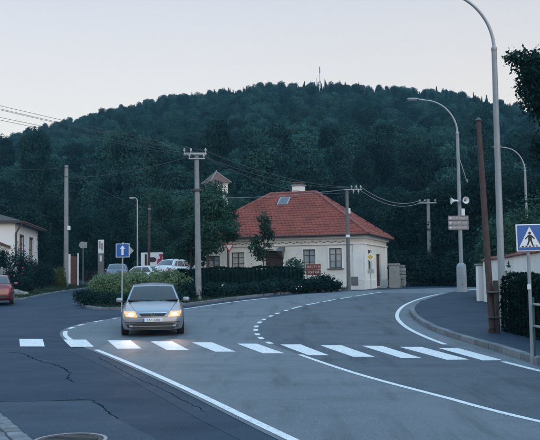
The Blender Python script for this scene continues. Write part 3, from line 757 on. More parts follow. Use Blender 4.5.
# ---------------------------------------------------------------- evening haze
hm = bpy.data.materials.new('haze'); hm.use_nodes = True; hn = hm.node_tree.nodes; hn.remove(hn['Principled BSDF'])
pv = hn.new('ShaderNodeVolumePrincipled'); pv.inputs['Color'].default_value = (.28, .68, .95, 1); pv.inputs['Density'].default_value = .00034; pv.inputs['Anisotropy'].default_value = .1
hm.node_tree.links.new(pv.outputs[0], hn['Material Output'].inputs['Volume']); M['haze'] = hm
hz_ = MB().box(-960, 960, -960, 960, -2.5, 175).build('haze', 'haze'); struct(hz_, 'stuff', 'thin blue evening haze in front of the hill')

# ================================================================== BUILDINGS
def wall_holes(W, H, holes, z0=0.0, depth=.16):      # wall in the x-z plane facing -y, with recessed openings
    xs = sorted({0, W, *[h[0] for h in holes], *[h[1] for h in holes]}); zs = sorted({z0, H, *[h[2] for h in holes], *[h[3] for h in holes]})
    mb = MB()
    for i in range(len(xs) - 1):
        for j in range(len(zs) - 1):
            cx, cz = (xs[i] + xs[i + 1]) / 2, (zs[j] + zs[j + 1]) / 2
            if any(h[0] < cx < h[1] and h[2] < cz < h[3] for h in holes): continue
            mb.add([(xs[i], 0, zs[j]), (xs[i + 1], 0, zs[j]), (xs[i + 1], 0, zs[j + 1]), (xs[i], 0, zs[j + 1])], [(0, 1, 2, 3)])
    for a, b, c, d in holes:
        mb.add([(a, 0, c), (b, 0, c), (b, 0, d), (a, 0, d), (a, depth, c), (b, depth, c), (b, depth, d), (a, depth, d)], [(0, 4, 5, 1), (1, 5, 6, 2), (2, 6, 7, 3), (3, 7, 4, 0)])
    return mb
def window(parent, w, h, loc, rz, cols=2, rows=3, glass='window_glass', frame='window_frame', trim=.10, sill=True, curtain=True, trimmat='trim_white'):
    f = MB(); t = .055
    f.box(0, w, .07, .13, 0, t); f.box(0, w, .07, .13, h - t, h); f.box(0, t, .072, .128, t, h - t); f.box(w - t, w, .072, .128, t, h - t)
    for c in range(1, cols): f.box(w * c / cols - .035, w * c / cols + .035, .066, .126, t, h - t)
    zr = [h * (k / rows if rows != 3 else (.36, .70)[k - 1]) for k in range(1, rows)]
    for z in zr: f.box(t, w - t, .075, .122, z - .018, z + .018)
    o = f.build('window', frame, parent); o.location = loc; o.rotation_euler = (0, 0, rz)
    zz = [t] + zr + [h - t]
    for c in range(cols):
        for k in range(len(zz) - 1):
            x0, x1 = max(t, w * c / cols), min(w - t, w * (c + 1) / cols)
            MB().box(x0, x1, .095, .101, zz[k], zz[k + 1]).build('pane', glass, o)
    if sill: MB().bbox(-.10, w + .10, -.10, .06, -.07, -.002, .01).build('sill', 'concrete_dark' if frame == 'window_frame' else frame, o)
    if trim:
        s = MB(); s.box(-trim, 0, -.03, .002, 0, h + trim); s.box(w, w + trim, -.03, .002, 0, h + trim); s.box(0, w, -.03, .002, h, h + trim); s.build('surround', trimmat, o)
    return o

# ---- cottage with the red hip roof
TH = R(18); CN = PD(364.5, 284, 46.0); CW, CD, EV = 10.6, 7.6, 3.2
ax = Vector((math.cos(TH), -math.sin(TH), 0)); ay = Vector((math.sin(TH), math.cos(TH), 0))
HO = Vector((CN.x, CN.y, .62)) - ax * CW
house = thing('cottage', 'cream single-storey cottage with red tiled hip roof and white chimney', 'house', HO, -TH)
def onfront(px, py):
    v = Vector(ray(px, py)); o = Vector((0, 0, CAMZ)); t = (HO - o).dot(ay) / v.dot(ay); q = o + v * t - HO; return q.dot(ax), q.z
def onside(px, py):
    v = Vector(ray(px, py)); o = Vector((0, 0, CAMZ)); Q = HO + ax * CW; t = (Q - o).dot(ax) / v.dot(ax); q = o + v * t - Q; return q.dot(ay), q.z
wins = []
for (a, b, c, d) in ((207, 220, 256, 270), (231.5, 244.5, 252.5, 270), (303, 315.5, 249.5, 269), (329, 342, 248.3, 268)):
    x0, z1 = onfront(a, c); x1, z0 = onfront(b, d); wins.append((x0, x1, z0, z1))
gx0, gz1 = onfront(265, 251); gx1, _ = onfront(283, 251); garage = (gx0, gx1, .0, gz1)
holes = wins + [garage]
wall_holes(CW, EV, holes, -.9).build('front_wall', 'wall_cream', house)
s0, sz1 = onside(367.5, 250); s1, sz0 = onside(371.5, 270); d0, dz1 = onside(376.3, 254); d1, _ = onside(380.5, 254)
sw = (s0, s1, sz0, sz1); sd = (d0, d1, .12, dz1)
w2 = wall_holes(CD, EV, [sw, sd], -.9).build('side_wall', 'wall_cream', house); w2.location = (CW, 0, 0); w2.rotation_euler = (0, 0, PI / 2)
MB().box(.01, CW - .01, CD - .02, CD, -.9, EV).build('back_wall', 'wall_cream', house)
MB().box(0, .02, .01, CD - .03, -.9, EV).build('end_wall', 'wall_cream', house)
for k, (x0, x1, z0, z1) in enumerate(wins):
    wo_ = window(house, x1 - x0, z1 - z0, (x0, 0, z0), 0, 2, 3)
window(house, s1 - s0, sz1 - sz0, (CW, s0, sz0), PI / 2, 1, 3, glass='window_glass_dark')
# garage opening, side door
go_ = MB(); 
for k in range(6):
    zz = garage[3] * k / 6; go_.bbox(gx0 + .02, gx1 - .02, .13, .16, zz + .01, zz + garage[3] / 6 - .004, .008)
go_.build('garage_door', 'wood_dark', house)
MB().box(gx0 - .1, gx0, -.03, .0, 0, gz1 + .08).box(gx1, gx1 + .1, -.03, .0, 0, gz1 + .08).box(gx0, gx1, -.03, 0, gz1, gz1 + .08).build('garage_surround', 'trim_white', house)
# dark folded awning beside the opening
ax0, az1 = onfront(279, 247); ax1, az0 = onfront(285.5, 259)
aw = MB(); aw.add([(ax0, -.02, az1), (ax1, -.02, az1), (ax0 + .30, -.02, az0), (ax0, -.75, az1 - .25), (ax1, -.75, az1 - .25), (ax0 + .30, -.1, az0)], [(0, 1, 2), (3, 5, 4), (0, 3, 4, 1), (1, 4, 5, 2), (2, 5, 3, 0)]); aw.build('awning', 'concrete_dark', house)
MB().box(gx0 - .15, gx1 - .6, -.55, -.01, gz1 + .10, gz1 + .16).build('canopy', 'trim_white', house)
dr = MB().box(0, d1 - d0, .09, .13, 0, dz1 - .12).build('door', 'wood_dark', house); dr.location = (CW, d0, .12); dr.rotation_euler = (0, 0, PI / 2)
for k in range(3): MB().bbox(.12, d1 - d0 - .12, .075, .092, .1 + k * .62, .62 + k * .62, .01).build('panel', 'wood_brown', dr)
MB().tube([(.1, .09, .95), (.1, .03, .95), (.22, .03, .95)], .014, 8).build('handle', 'chrome', dr)
st = MB().bbox(d0 - .25, d1 + .3, -.55, 0, -.3, .10, .015).build('door_step', 'concrete', house); st.location = (CW, 0, 0); st.rotation_euler = (0, 0, PI / 2)
# trim: plinth, corner pilasters, cornice, frieze
MB().box(-.04, CW + .04, -.045, -.002, -.9, .62).build('front_plinth', 'plinth', house) if False else None
pl = [(0, gx0 - .1), (gx1 + .1, CW + .04)]
for a, b in pl: MB().box(a, b, -.05, -.003, -.9, .55).build('plinth', 'plinth', house)
q = None
for a, b in ((0, d0 - .26), (d1 + .31, CD)): q = MB().box(a, b, -.05, -.003, -.9, .55).build('plinth', 'plinth', house); q.location = (CW, 0, 0); q.rotation_euler = (0, 0, PI / 2)
for x in (CW - .62, .05): MB().bbox(x, x + .55, -.06, 0, .55, 2.62, .012).build('pilaster', 'trim_white', house)
for y in (.03, CD - .6):
    q = MB().bbox(y, y + .55, -.06, 0, .55, 2.62, .012).build('pilaster', 'trim_white', house); q.location = (CW, 0, 0); q.rotation_euler = (0, 0, PI / 2)
def cornice(L):
    mb = MB().bbox(-.08, L + .08, -.09, 0, 2.63, 2.72, .015); mb.bbox(-.14, L + .14, -.14, 0, 2.98, 3.08, .02); mb.bbox(-.22, L + .22, -.22, 0, 3.085, 3.17, .02); return mb
cornice(CW).build('cornice', 'trim_white', house)
q = cornice(CD).build('cornice', 'trim_white', house); q.location = (CW + .001, 0, -.002); q.rotation_euler = (0, 0, PI / 2)
mb = MB(); k = .35; i = 0
while k < CW - .9:
    mb.box(k, k + .17, -.012, .001, 2.80 if i % 2 else 2.745, 2.855 if i % 2 else 2.80); k += .23; i += 1
mb.build('frieze', 'frieze_dark', house)
# roof
ov = .38; HR = 4.15; RZ = 3.17 + 2.95; ex0, ex1, ey0, ey1 = -ov, CW + ov, -ov, CD + ov; ym = CD / 2; r0, r1 = ex0 + HR, ex1 - HR; ez = 3.19
A, B_, C_, D_ = Vector((ex0, ey0, ez)), Vector((ex1, ey0, ez)), Vector((ex1, ey1, ez)), Vector((ex0, ey1, ez)); E, F_ = Vector((r0, ym, RZ)), Vector((r1, ym, RZ))
deck = MB().add([A, B_, C_, D_, E, F_], [(0, 1, 5, 4), (1, 2, 5), (2, 3, 4, 5), (3, 0, 4), (0, 3, 2, 1)]).build('roof', 'roof_dark', house)
TV = []; TF = []
rt = np.random.default_rng(9)
def tiles(p, q, a, b):          # eave from p to q, ridge from a (above p) to b
    e = (q - p).normalized(); nrm = (q - p).cross(a - p).normalized(); s = nrm.cross(e); H = (a - p).dot(s)
    if nrm.z < 0: nrm = -nrm
    ua, ub, U = (a - p).dot(e), (b - p).dot(e), (q - p).length; rows = int(H / .285); tw = .235
    for rr in range(rows + 1):
        v0 = rr * .285 - .03; f = max(0, v0 + .14) / H; lo, hi = ua * f, U + (ub - U) * f; k = lo - tw * .5 + (rr % 2) * tw * .5
        while k < hi - tw * .3:
            jz = rt.normal(0, .006); o = len(TV)
            for row, lift in ((0, .052), (1, .016)):
                for c in range(5):
                    uu = k + tw * c / 4 * .97; bump = .020 * math.sin(PI * c / 4)
                    P_ = p + e * uu + s * (v0 + row * .33) + nrm * (lift + bump + jz); TV.append(tuple(P_))
            for c in range(5):
                uu = k + tw * c / 4 * .97; TV.append(tuple(p + e * uu + s * v0 + nrm * (.012 + jz)))
            for c in range(4): TF.append((o + c, o + c + 1, o + 6 + c, o + 5 + c)); TF.append((o + 10 + c, o + 11 + c, o + c + 1, o + c))
            k += tw
tiles(A, B_, E, F_); tiles(B_, C_, F_, F_); tiles(C_, D_, F_, E); tiles(D_, A, E, E)
me = npmesh('roof_tiles', np.array(TV), np.array(TF), ['roof_tile']); o = bpy.data.objects.new('roof_tiles', me); COL.objects.link(o); o.parent = deck; o['kind'] = 'stuff'
def caps(p, q, name):
    d = q - p; n_ = int(d.length / .36); mb = MB()
    for i in range(n_):
        a = p + d * (i / n_); b = p + d * ((i + 1.12) / n_); mb.tube([a, b], [.105, .088], 8)
    mb.build(name, 'roof_ridge', deck, True)
up_ = Vector((0, 0, .045))
caps(E + up_, F_ + up_, 'ridge_tiles')
for a, b in ((A, E), (B_, F_), (C_, F_), (D_, E)): caps(a + up_, b + up_, 'hip_tiles')
for (p, q) in ((A, B_), (B_, C_)):
    d = (q - p).normalized(); n_ = Vector((d.y, -d.x, 0)); MB().tube([p + n_ * .05 - Vector((0, 0, .02)), q + n_ * .05 - Vector((0, 0, .02))], .055, 8).build('gutter', 'wood_dark', deck, True)
# chimney and skylight
tch = .70; cp = E.lerp(F_, tch); 
def onroofpx(px, y_off):     # local x on the ridge line for a pixel column
    best = min(np.linspace(-.2, 1.2, 200), key=lambda t: abs((lambda w: 270 + ((w - Vector((0, 0, CAMZ))).dot(Vector(cR)) / (w - Vector((0, 0, CAMZ))).dot(Vector(cF))) * FPX - px)(HO + ax * (E.lerp(F_, t)).x + ay * (ym + y_off) + Vector((0, 0, 6)))))
    return E.lerp(F_, best).x
chx = onroofpx(299, .35)
ch = MB().bbox(chx - .36, chx + .36, ym + .0, ym + .6, RZ - 1.0, RZ + .48, .012).build('chimney', 'trim_white', deck)
MB().bbox(chx - .42, chx + .42, ym - .06, ym + .66, RZ + .482, RZ + .57, .012).build('chimney_cap', 'concrete', ch)
for k in (-.22, .22): MB().bbox(chx + k - .1, chx + k + .1, ym + .15, ym + .45, RZ + .572, RZ + .68, .012).build('chimney_pot', 'concrete_dark', ch)
MB().bbox(chx - .40, chx + .40, ym + .05, ym + .55, RZ + .69, RZ + .735, .01).build('chimney_cover', 'roof_brown', ch)
sl_ang = math.atan2(RZ - ez, ym + ov); skx = onroofpx(284, -.8); sv = .80
skp = Vector((skx, ey0 + (ym + ov) * sv, ez + (RZ - ez) * sv))
sk = MB().box(-.34, .34, -.44, .44, .02, .10).build('skylight', 'galvanised', deck); sk.location = skp; sk.rotation_euler = (sl_ang, 0, 0)
MB().box(-.28, .28, -.38, .38, .101, .112).build('pane', 'window_glass_dark', sk)
# house number plate / meter box
bx_, bz_ = onfront(355, 281); MB().bbox(bx_ - .2, bx_ + .2, -.09, -.051, bz_ - .25, bz_ + .25, .01).build('meter_box', 'concrete_dark', house)

# ---- white house on the left
LT = R(-62); LC = PD(15, 262, 56.0)        # near corner; long side runs away to the right
lx = Vector((-.135, .991, 0)); LW = 10.5
LZ = .9; lO = Vector((LC.x, LC.y, LZ))
ll = thing('white_house', 'white house with dark roof and brown downpipe beside the red car', 'house', lO, math.atan2(lx.y, lx.x))
H2 = 4.55
# local frame: x along the long side (facing -y, towards the street), the gable side at x = 0 faces the camera
wins2 = [(1.9, 3.3, 1.9, 3.7), (6.2, 7.7, 1.9, 3.7)]
wall_holes(LW, H2, wins2, -1).build('street_wall', 'wall_white', ll)
for a, b, c, d in wins2: window(ll, b - a, d - c, (a, 0, c), 0, 2, 2, frame='wood_brown', trim=.12, trimmat='wood_brown', glass='window_glass_dark')
MB().box(0, .2, .01, 8, -1, H2).build('gable_wall', 'wall_white', ll); MB().box(.21, LW, 7.8, 8, -1, H2).build('back_wall', 'wall_white', ll); MB().box(LW - .2, LW, .01, 7.79, -1, H2).build('end_wall', 'wall_white', ll)
ro = MB(); o5 = .42; rz2 = H2 + 1.5
ro.add([(-o5, -o5, H2 - .05), (LW + o5, -o5, H2 - .05), (LW + o5, 8 + o5, H2 - .05), (-o5, 8 + o5, H2 - .05), (2.4, 4, rz2), (LW - 2.4, 4, rz2), (-o5, -o5, H2 + .12), (LW + o5, -o5, H2 + .12), (LW + o5, 8 + o5, H2 + .12), (-o5, 8 + o5, H2 + .12)],
       [(0, 3, 2, 1), (6, 7, 5, 4), (7, 8, 5), (8, 9, 4, 5), (9, 6, 4), (0, 1, 7, 6), (1, 2, 8, 7), (2, 3, 9, 8), (3, 0, 6, 9)])
ro.build('roof', 'roof_dark', ll)
MB().tube([(-.12, -.62, H2 + .05), (-.12, -.30, H2 - .35), (-.10, -.08, H2 - .75), (-.10, -.08, .2)], .055, 8).build('downpipe', 'wood_brown', ll, True)
MB().tube([(-.5, -.62, H2 + .02), (LW + .5, -.62, H2 + .02)], .07, 8).build('gutter', 'wood_brown', ll, True)
pr = MB(); pr.add([(-.02, .3, 3.55 - .55), (-.02, 7.5, 3.55 + 2.0), (-.02, 7.5, 3.73 + 2.0), (-.02, .3, 3.73 - .55), (-.25, .3, 3.55 - .55), (-.25, 7.5, 3.55 + 2.0), (-.25, 7.5, 3.73 + 2.0), (-.25, .3, 3.73 - .55)], [(0, 1, 2, 3), (4, 7, 6, 5), (0, 4, 5, 1), (1, 5, 6, 2), (2, 6, 7, 3), (3, 7, 4, 0)]); 
for i, v in enumerate(pr.v):
    pr.v[i] = (v[0], v[1], 2.72 + (v[1] - .3) * .42 + (.16 if i in (2, 3, 6, 7) else 0))
pr.build('lean_to_edge', 'wood_brown', ll)

# ---- little tower with a brown pyramid roof among the trees
tb = PD(217, 260, 92.0); tz = gz(tb.x, tb.y); apex = 1.6 + (273.6 - 170.5) / 800 * 92 - tz
tw_ = thing('chapel_tower', 'cream tower with brown pyramid roof rising above the trees behind the cottage', 'tower', (tb.x, tb.y, tz), R(28))
hw = 1.0; ezt = apex - 1.45
twin = [(.35 + .3, 1.05 + .3, ezt - 2.3, ezt - 1.1)]
for k in range(4):
    w_ = wall_holes(2 * hw, ezt, twin if k < 2 else [], -1.5).build('wall', 'wall_cream', tw_)
    a = k * PI / 2; w_.rotation_euler = (0, 0, a); w_.location = Matrix.Rotation(a, 3, 'Z') @ Vector((-hw, -hw, 0))
    if k < 2: 
        wn = window(tw_, .7, 1.2, (0, 0, 0), 0, 1, 2, trim=0); wn.rotation_euler = (0, 0, a); wn.location = Matrix.Rotation(a, 3, 'Z') @ Vector((-hw + twin[0][0], -hw, twin[0][2]))
MB().bbox(-hw - .1, hw + .1, -hw - .1, hw + .1, ezt, ezt + .12, .02).build('cornice', 'trim_white', tw_)
e = hw + .32
rf = MB().add([(-e, -e, ezt + .12), (e, -e, ezt + .12), (e, e, ezt + .12), (-e, e, ezt + .12), (0, 0, apex)], [(0, 1, 4), (1, 2, 4), (2, 3, 4), (3, 0, 4), (0, 3, 2, 1)]).build('roof', 'roof_brown', tw_)
for sx, sy in ((-1, -1), (1, -1), (1, 1), (-1, 1)): MB().tube([(sx * e, sy * e, ezt + .15), (0, 0, apex + .03)], .07, 6).build('hip_ridge', 'concrete', rf, True)
MB().lathe([(.07, apex), (.09, apex + .1), (.03, apex + .25)], 8).build('finial', 'concrete', rf)

# ---- garden wall on the right with tile coping, ending in a pillar
wp = [(8.15, 30.3), (8.05, 26), (7.95, 21), (7.9, 12), (7.9, 2)]
gw = thing('garden_wall', 'cream garden wall with red tile coping behind the right hedge', 'wall', (8.15, 30.3, gz(8.15, 30.3) + .1))
O = Vector(gw.location)
cw, sw_ = resample(wp, .6); nw = normals2(cw)
mb = MB(); nW = len(cw)
wt = lambda y: 1.98 + (30.3 - y) * .022
for i, c in enumerate(cw):
    for sd, top in ((-.12, 0), (-.12, 1), (.12, 1), (.12, 0)):
        q_ = c + nw[i] * sd; mb.v.append((q_[0] - O.x, q_[1] - O.y, (wt(c[1]) if top else gz(*c) - .1) - O.z))
for i in range(nW - 1):
    for j in range(4): mb.f.append((i * 4 + j, i * 4 + (j + 1) % 4, i * 4 + 4 + (j + 1) % 4, i * 4 + 4 + j))
mb.f += [(0, 1, 2, 3), tuple((nW - 1) * 4 + j for j in (3, 2, 1, 0))]
mb.build('wall', 'wall_cream', gw)
tile = None; c3, s3 = resample(wp, .22)
tm = MB().add([(-.115, -.2, 0), (.115, -.2, 0), (.115, 0, .10), (-.115, 0, .10), (.115, .2, 0), (-.115, .2, 0), (-.115, -.2, -.03), (.115, -.2, -.03), (.115, .2, -.03), (-.115, .2, -.03)], [(0, 1, 2, 3), (3, 2, 4, 5), (6, 7, 1, 0), (9, 5, 4, 8), (6, 9, 8, 7), (0, 3, 5, 9, 6), (1, 7, 8, 4, 2)])
for i in range(len(c3) - 1):
    a, b = c3[i], c3[i + 1]
    if a[1] < 14: break
    if tile is None: tile = tm.build('coping_tile', 'coping_tile', gw); o = tile
    else: o = child('coping_tile', tile.data, gw)
    o.location = ((a[0] + b[0]) / 2 - O.x, (a[1] + b[1]) / 2 - O.y, wt(a[1]) + .035 - O.z + rng.normal(0, .006)); o.rotation_euler = (rng.normal(0, .02), 0, math.atan2(b[1] - a[1], b[0] - a[0]) + rng.normal(0, .02))
gp = thing('wall_pillar', 'cream end pillar of the garden wall beside the brown wooden pole', 'pillar', (8.05, 30.65, gz(8.05, 30.6) + .1))
MB().bbox(-.17, .17, -.17, .17, -.2, 1.36, .015).build('shaft', 'wall_white', gp); MB().bbox(-.21, .21, -.21, .21, 1.362, 1.43, .015).build('cap', 'concrete', gp)

# ---- stone gate pillars to the right of the cottage
for (px_, D_px, hgt, wd, lab) in ((394.2, 50.0, 1.50, .62, 'pale rendered stone gate pillar nearest the cottage side door'), (402.3, 51.0, 1.35, .36, 'rough thin stone pillar further right of the cottage')):
    b = XY(px_, D_px); pl_ = thing('stone_pillar', lab, 'pillar', (b[0], b[1], gz(*b) - .02), R(-15))
    if wd > .5:
        MB().bbox(-wd / 2, wd / 2, -.25, .25, -.2, hgt - .1, .03, 2).build('shaft', 'concrete', pl_); MB().bbox(-wd / 2 - .05, wd / 2 + .05, -.3, .3, hgt - .098, hgt + .02, .03, 2).build('cap', 'stone_piece', pl_)
    z = 0; rr = np.random.default_rng(int(px_))
    if wd <= .5:
        while z < hgt:
            hh_ = rr.uniform(.16, .26); dx = rr.normal(0, .02)
            MB().bbox(-wd / 2 + dx - rr.uniform(0, .04), wd / 2 + dx + rr.uniform(0, .04), -.2, .2, z, z + hh_ - .012, .035, 2).build('stone', 'stone_piece', pl_, True); z += hh_
lw = thing('rubble_wall', 'low grey rubble stone wall between the stone pillars', 'wall', (*XY(398.5, 50.6), .63), R(-15))
rr = np.random.default_rng(4)
for row in range(4):
    x = -.22
    while x < .22:
        wd = rr.uniform(.14, .24); MB().bbox(x, x + wd - .012, -.18 + rr.normal(0, .02), .18, row * .2 - .1, row * .2 + .19 - .1, .03, 2).build('stone', 'stone_piece', lw, True); x += wd

# ================================================================== POLES, LAMPS, SIGNS
def strokes(parent, x0, x1, z, h, y, seed, m='sign_lettering'):      # lettering too small to read: a row of letter-high strokes
    r_ = np.random.default_rng(seed); mb = MB(); x = x0
    while x < x1 - h * .4:
        w_ = h * r_.uniform(.35, .6)
        if r_.random() < .14: x += h * .5; continue
        mb.box(x, x + h * .16, y - .002, y, z - h / 2, z + h / 2)
        for k in range(int(r_.integers(1, 4))):
            zz = z - h / 2 + r_.choice([0, .42, .84]) * h; mb.box(x + h * .16, x + w_, y - .002, y, zz, zz + h * .16)
        if r_.random() < .5: mb.box(x + w_, x + w_ + h * .14, y - .002, y, z - h / 2, z + h / 2)
        x += w_ + h * .32
    o = mb.build('lettering', m, parent); o['kind'] = 'stuff'; return o
def insulator(parent, loc):
    return MB().lathe([(.012, -.06), (.012, .0), (.045, .01), (.05, .04), (.03, .055), (.045, .07), (.04, .10), (.02, .125)], 10, loc).build('insulator', 'porcelain', parent, True)
def concrete_pole(label, x, y, h, r_b, r_t, rz=0, z=None, arms=True, lean=0.0):
    t = thing('utility_pole', label, 'utility pole', (x, y, gz(x, y) if z is None else z), rz)
    t.rotation_euler = (0, lean, rz)
    MB().tube([(0, 0, -.4), (0, 0, h * .5), (0, 0, h)], [r_b, (r_b + r_t) / 2, r_t], 12).build('pole', 'concrete', t, True)
    if arms:
        MB().bbox(-.55, .42, -.14, -.08, h - .06, h + .02, .008).bbox(-.55, .42, .08, .14, h - .06, h + .02, .008).build('crossarm', 'galvanised', t)
        MB().bbox(-.34, .36, -.13, -.07, h - .26, h - .20, .008).build('lower_crossarm', 'galvanised', t)
        for xx in (-.52, -.24, .38): insulator(t, (xx, -.11, h + .08))
        for xx in (-.30, .30): insulator(t, (xx, -.10, h - .15))
        MB().lathe([(r_t * 1.1 + .05, h - 1.62), (r_t * 1.1 + .06, h - 1.60), (r_t * 1.1 + .06, h - 1.53), (r_t * 1.1 + .05, h - 1.51)], 14).build('clamp_band', 'steel_dark', t)
        MB().bbox(-.30, .26, -.02, .04, h - 1.59, h - 1.54, .006).build('bracket', 'steel_dark', t)
    return t
pb = P(198.6, 299.5, .1); PC = Vector((pb.x, 33.2 if False else pb.y, gz(pb.x, pb.y) + .08))
hp = 1.6 + (274 - 152) / 800 * PC.y - PC.z
cpole = concrete_pole('tall grey concrete pole with crossarms standing in the planted island', PC.x, PC.y, hp, .135, .095, R(6), PC.z, lean=R(-.4))
hb = XY(348.5, 43.6); HZ = gz(*hb); hh2 = 1.6 + (273 - 189) / 800 * 43.6 - HZ
hpole = thing('utility_pole', 'slim weathered pole in front of the cottage corner with side crossarm', 'utility pole', (hb[0], hb[1], HZ))
MB().tube([(0, 0, -.3), (0, 0, hh2 * .5), (0, 0, hh2)], [.115, .10, .08], 12).build('pole', 'concrete_dark', hpole, True)
MB().bbox(-.15, .82, -.12, -.06, hh2 - .06, hh2, .008).build('crossarm', 'galvanised', hpole)
for xx in (.25, .5, .75): insulator(hpole, (xx, -.09, hh2 + .06))
for xx in (.35, .62): insulator(hpole, (xx, -.09, hh2 - .19))
MB().bbox(.05, .16, -.12, .02, hh2 - 1.35, hh2 - 1.05, .01).build('junction_box', 'plastic_white', hpole); MB().bbox(-.11, .11, -.13, .0, hh2 - 2.65, hh2 - 2.5, .01).build('junction_box', 'plastic_white', hpole)
lb_ = XY(66, 66); lz = bank(*lb_) - .05; lh = 1.6 + (276.3 - 164.5) / 800 * 66 - lz
lpole = thing('utility_pole', 'plain grey concrete pole by the garden gate on the left', 'utility pole', (lb_[0], lb_[1], lz))
MB().tube([(0, 0, -.3), (0, 0, lh * .5), (0, 0, lh)], [.21, .185, .15], 12).build('pole', 'concrete', lpole, True)
for zz in (lh - .25, lh - 1.0): MB().lathe([(.16, zz), (.175, zz + .01), (.175, zz + .06), (.16, zz + .07)], 12).build('clamp_band', 'steel_dark', lpole)
MB().bbox(.14, .38, -.25, -.1, lh - 5.4, lh - 5.05, .015).build('junction_box', 'plastic_white', lpole)
fb = XY(430, 55.5); fz = gz(*fb); fh = 1.6 + (272 - 199) / 800 * 55.5 - fz
fpole = thing('utility_pole', 'far pale pole with short crossarm among the dark trees', 'utility pole', (fb[0], fb[1], fz))
MB().tube([(0, 0, -.3), (0, 0, fh)], [.16, .11], 10).build('pole', 'concrete', fpole, True); MB().bbox(-.7, .55, -.2, -.12, fh - .32, fh - .25, .01).build('crossarm', 'galvanised', fpole)
for xx in (-.6, -.25, .45): insulator(fpole, (xx, -.16, fh - .17))
ob = (-18.9, 24.0); opole = concrete_pole('near concrete pole on the left bank carrying the overhead wires', ob[0], ob[1], 9.2, .15, .10, R(-60), bank(*ob) - .05)
wb = XY(148.6, 66); wz = gz(*wb); wh = 1.6 + (275 - 203) / 800 * 66 - wz
wpole = thing('utility_pole', 'thin dark wooden pole behind the parked cars', 'utility pole', (wb[0], wb[1], wz)); wpole.rotation_euler = (0, R(.8), 0)
MB().tube([(0, 0, -.3), (0, 0, wh * .5), (0, 0, wh)], [.13, .115, .085], 10).build('pole', 'wood_pole', wpole, True); MB().lathe([(.09, wh - .5), (.12, wh - .49), (.12, wh - .42), (.09, wh - .41)], 10).build('clamp_band', 'galvanised', wpole)
# leaning brown pole on the right
bb = P(492.5, 333, .115); btop = PD(478.5, 121, bb.y + .9)
bp_ = thing('wooden_pole', 'leaning brown wooden pole at the end of the right hedge', 'pole', (bb.x, bb.y, bb.z))
tp = btop - bb
MB().tube([(0, 0, .1), tuple(tp * .35), tuple(tp * .7), tuple(tp)], [.085, .08, .072, .06], 12).build('shaft', 'wood_pole', bp_, True)
MB().bbox(.06, .17, -.06, .06, -.3, 1.25, .015).bbox(-.10, .04, -.06, .06, -.3, .101, .01).build('concrete_foot', 'wood_dark', bp_)
for zz in (.35, .95): MB().bbox(-.10, .185, -.10, .10, zz, zz + .04, .008).build('binding', 'steel_dark', bp_)
MB().lathe([(.085, 0), (.09, .02), (.02, .09)], 12, tuple(tp)).build('cap', 'steel_dark', bp_)

def street_lamp(label, x, y, z, h, rz, reach=1.75, base=True, group='curved arm street lamps along the right pavement'):
    t = thing('street_lamp', label, 'street lamp', (x, y, z), rz, group)
    zj = h - 1.55
    MB().tube([(0, 0, -.3), (0, 0, 1.0), (0, 0, zj)], [.098, .092, .070], 14).build('pole', 'lamp_grey', t, True)
    MB().lathe([(.071, zj - .06), (.082, zj - .04), (.082, zj + .03), (.055, zj + .06)], 14).build('collar', 'galvanised', t, True)
    pts = []
    for k in range(17):
        a = k / 16 * R(86); pts.append((-(1 - math.cos(a)) * reach * .86, 0, zj + math.sin(a) * 1.52))
    pts.append((-reach, 0, zj + 1.56)); MB().tube([(0, 0, zj - .1)] + pts, [.050] + [.047 - .0009 * k for k in range(18)], 10).build('arm', 'galvanised', t, True)
    hd = MB(); o = len(hd.v); prf = [(0, .025, .03), (.08, .07, .06), (.3, .10, .075), (.5, .085, .06), (.58, .02, .02)]
    for d, wy, hz in prf:
        for k in range(10):
            a = 2 * PI * k / 10; hd.v.append((-reach - d + .03, wy * math.cos(a), zj + 1.56 + hz * math.sin(a) * (.9 if math.sin(a) > 0 else .5) + .01))
    for i in range(len(prf) - 1):
        for k in range(10): hd.f.append((i * 10 + k, i * 10 + (k + 1) % 10, i * 10 + 10 + (k + 1) % 10, i * 10 + 10 + k))
    hd.f += [tuple(range(10)), tuple(range(40, 50))]
    head = hd.build('lamp_head', 'lamp_grey', t, True)
    MB().bbox(-reach - .48, -reach - .1, -.065, .065, zj + 1.515, zj + 1.533, .006).build('diffuser', 'plastic_white', head)
    if base:
        MB().lathe([(.24, -.3), (.24, .02), (.225, .06), (.215, 1.15), (.19, 1.24), (.10, 1.32)], 16).build('base_sleeve', 'lamp_grey', t, True)
        MB().bbox(-.07, .07, -.235, -.20, .35, .85, .01).build('hatch', 'galvanised', t)
    return t
l1 = XY(501.3, 21.3); street_lamp('tall street lamp rising out of frame behind the right hedge', l1[0] , l1[1], gz(*l1) + .1, 9.0, R(8), base=False)
l2 = P(462, 292.3, .1); L2 = street_lamp('street lamp with loudspeakers and direction signs at the pavement bend', l2.x, l2.y, l2.z, 1.6 + (272 - 98.5) / 800 * l2.y - l2.z, R(4))
l3 = XY(528.5, 51); street_lamp('farther street lamp rising above the shrubs behind the garden wall', l3[0], l3[1], gz(*l3), 1.6 + (271 - 147) / 800 * 51 - gz(*l3), R(6), 1.55)
def zat(py, D, hy=272): return 1.6 + (hy - py) / 800 * D
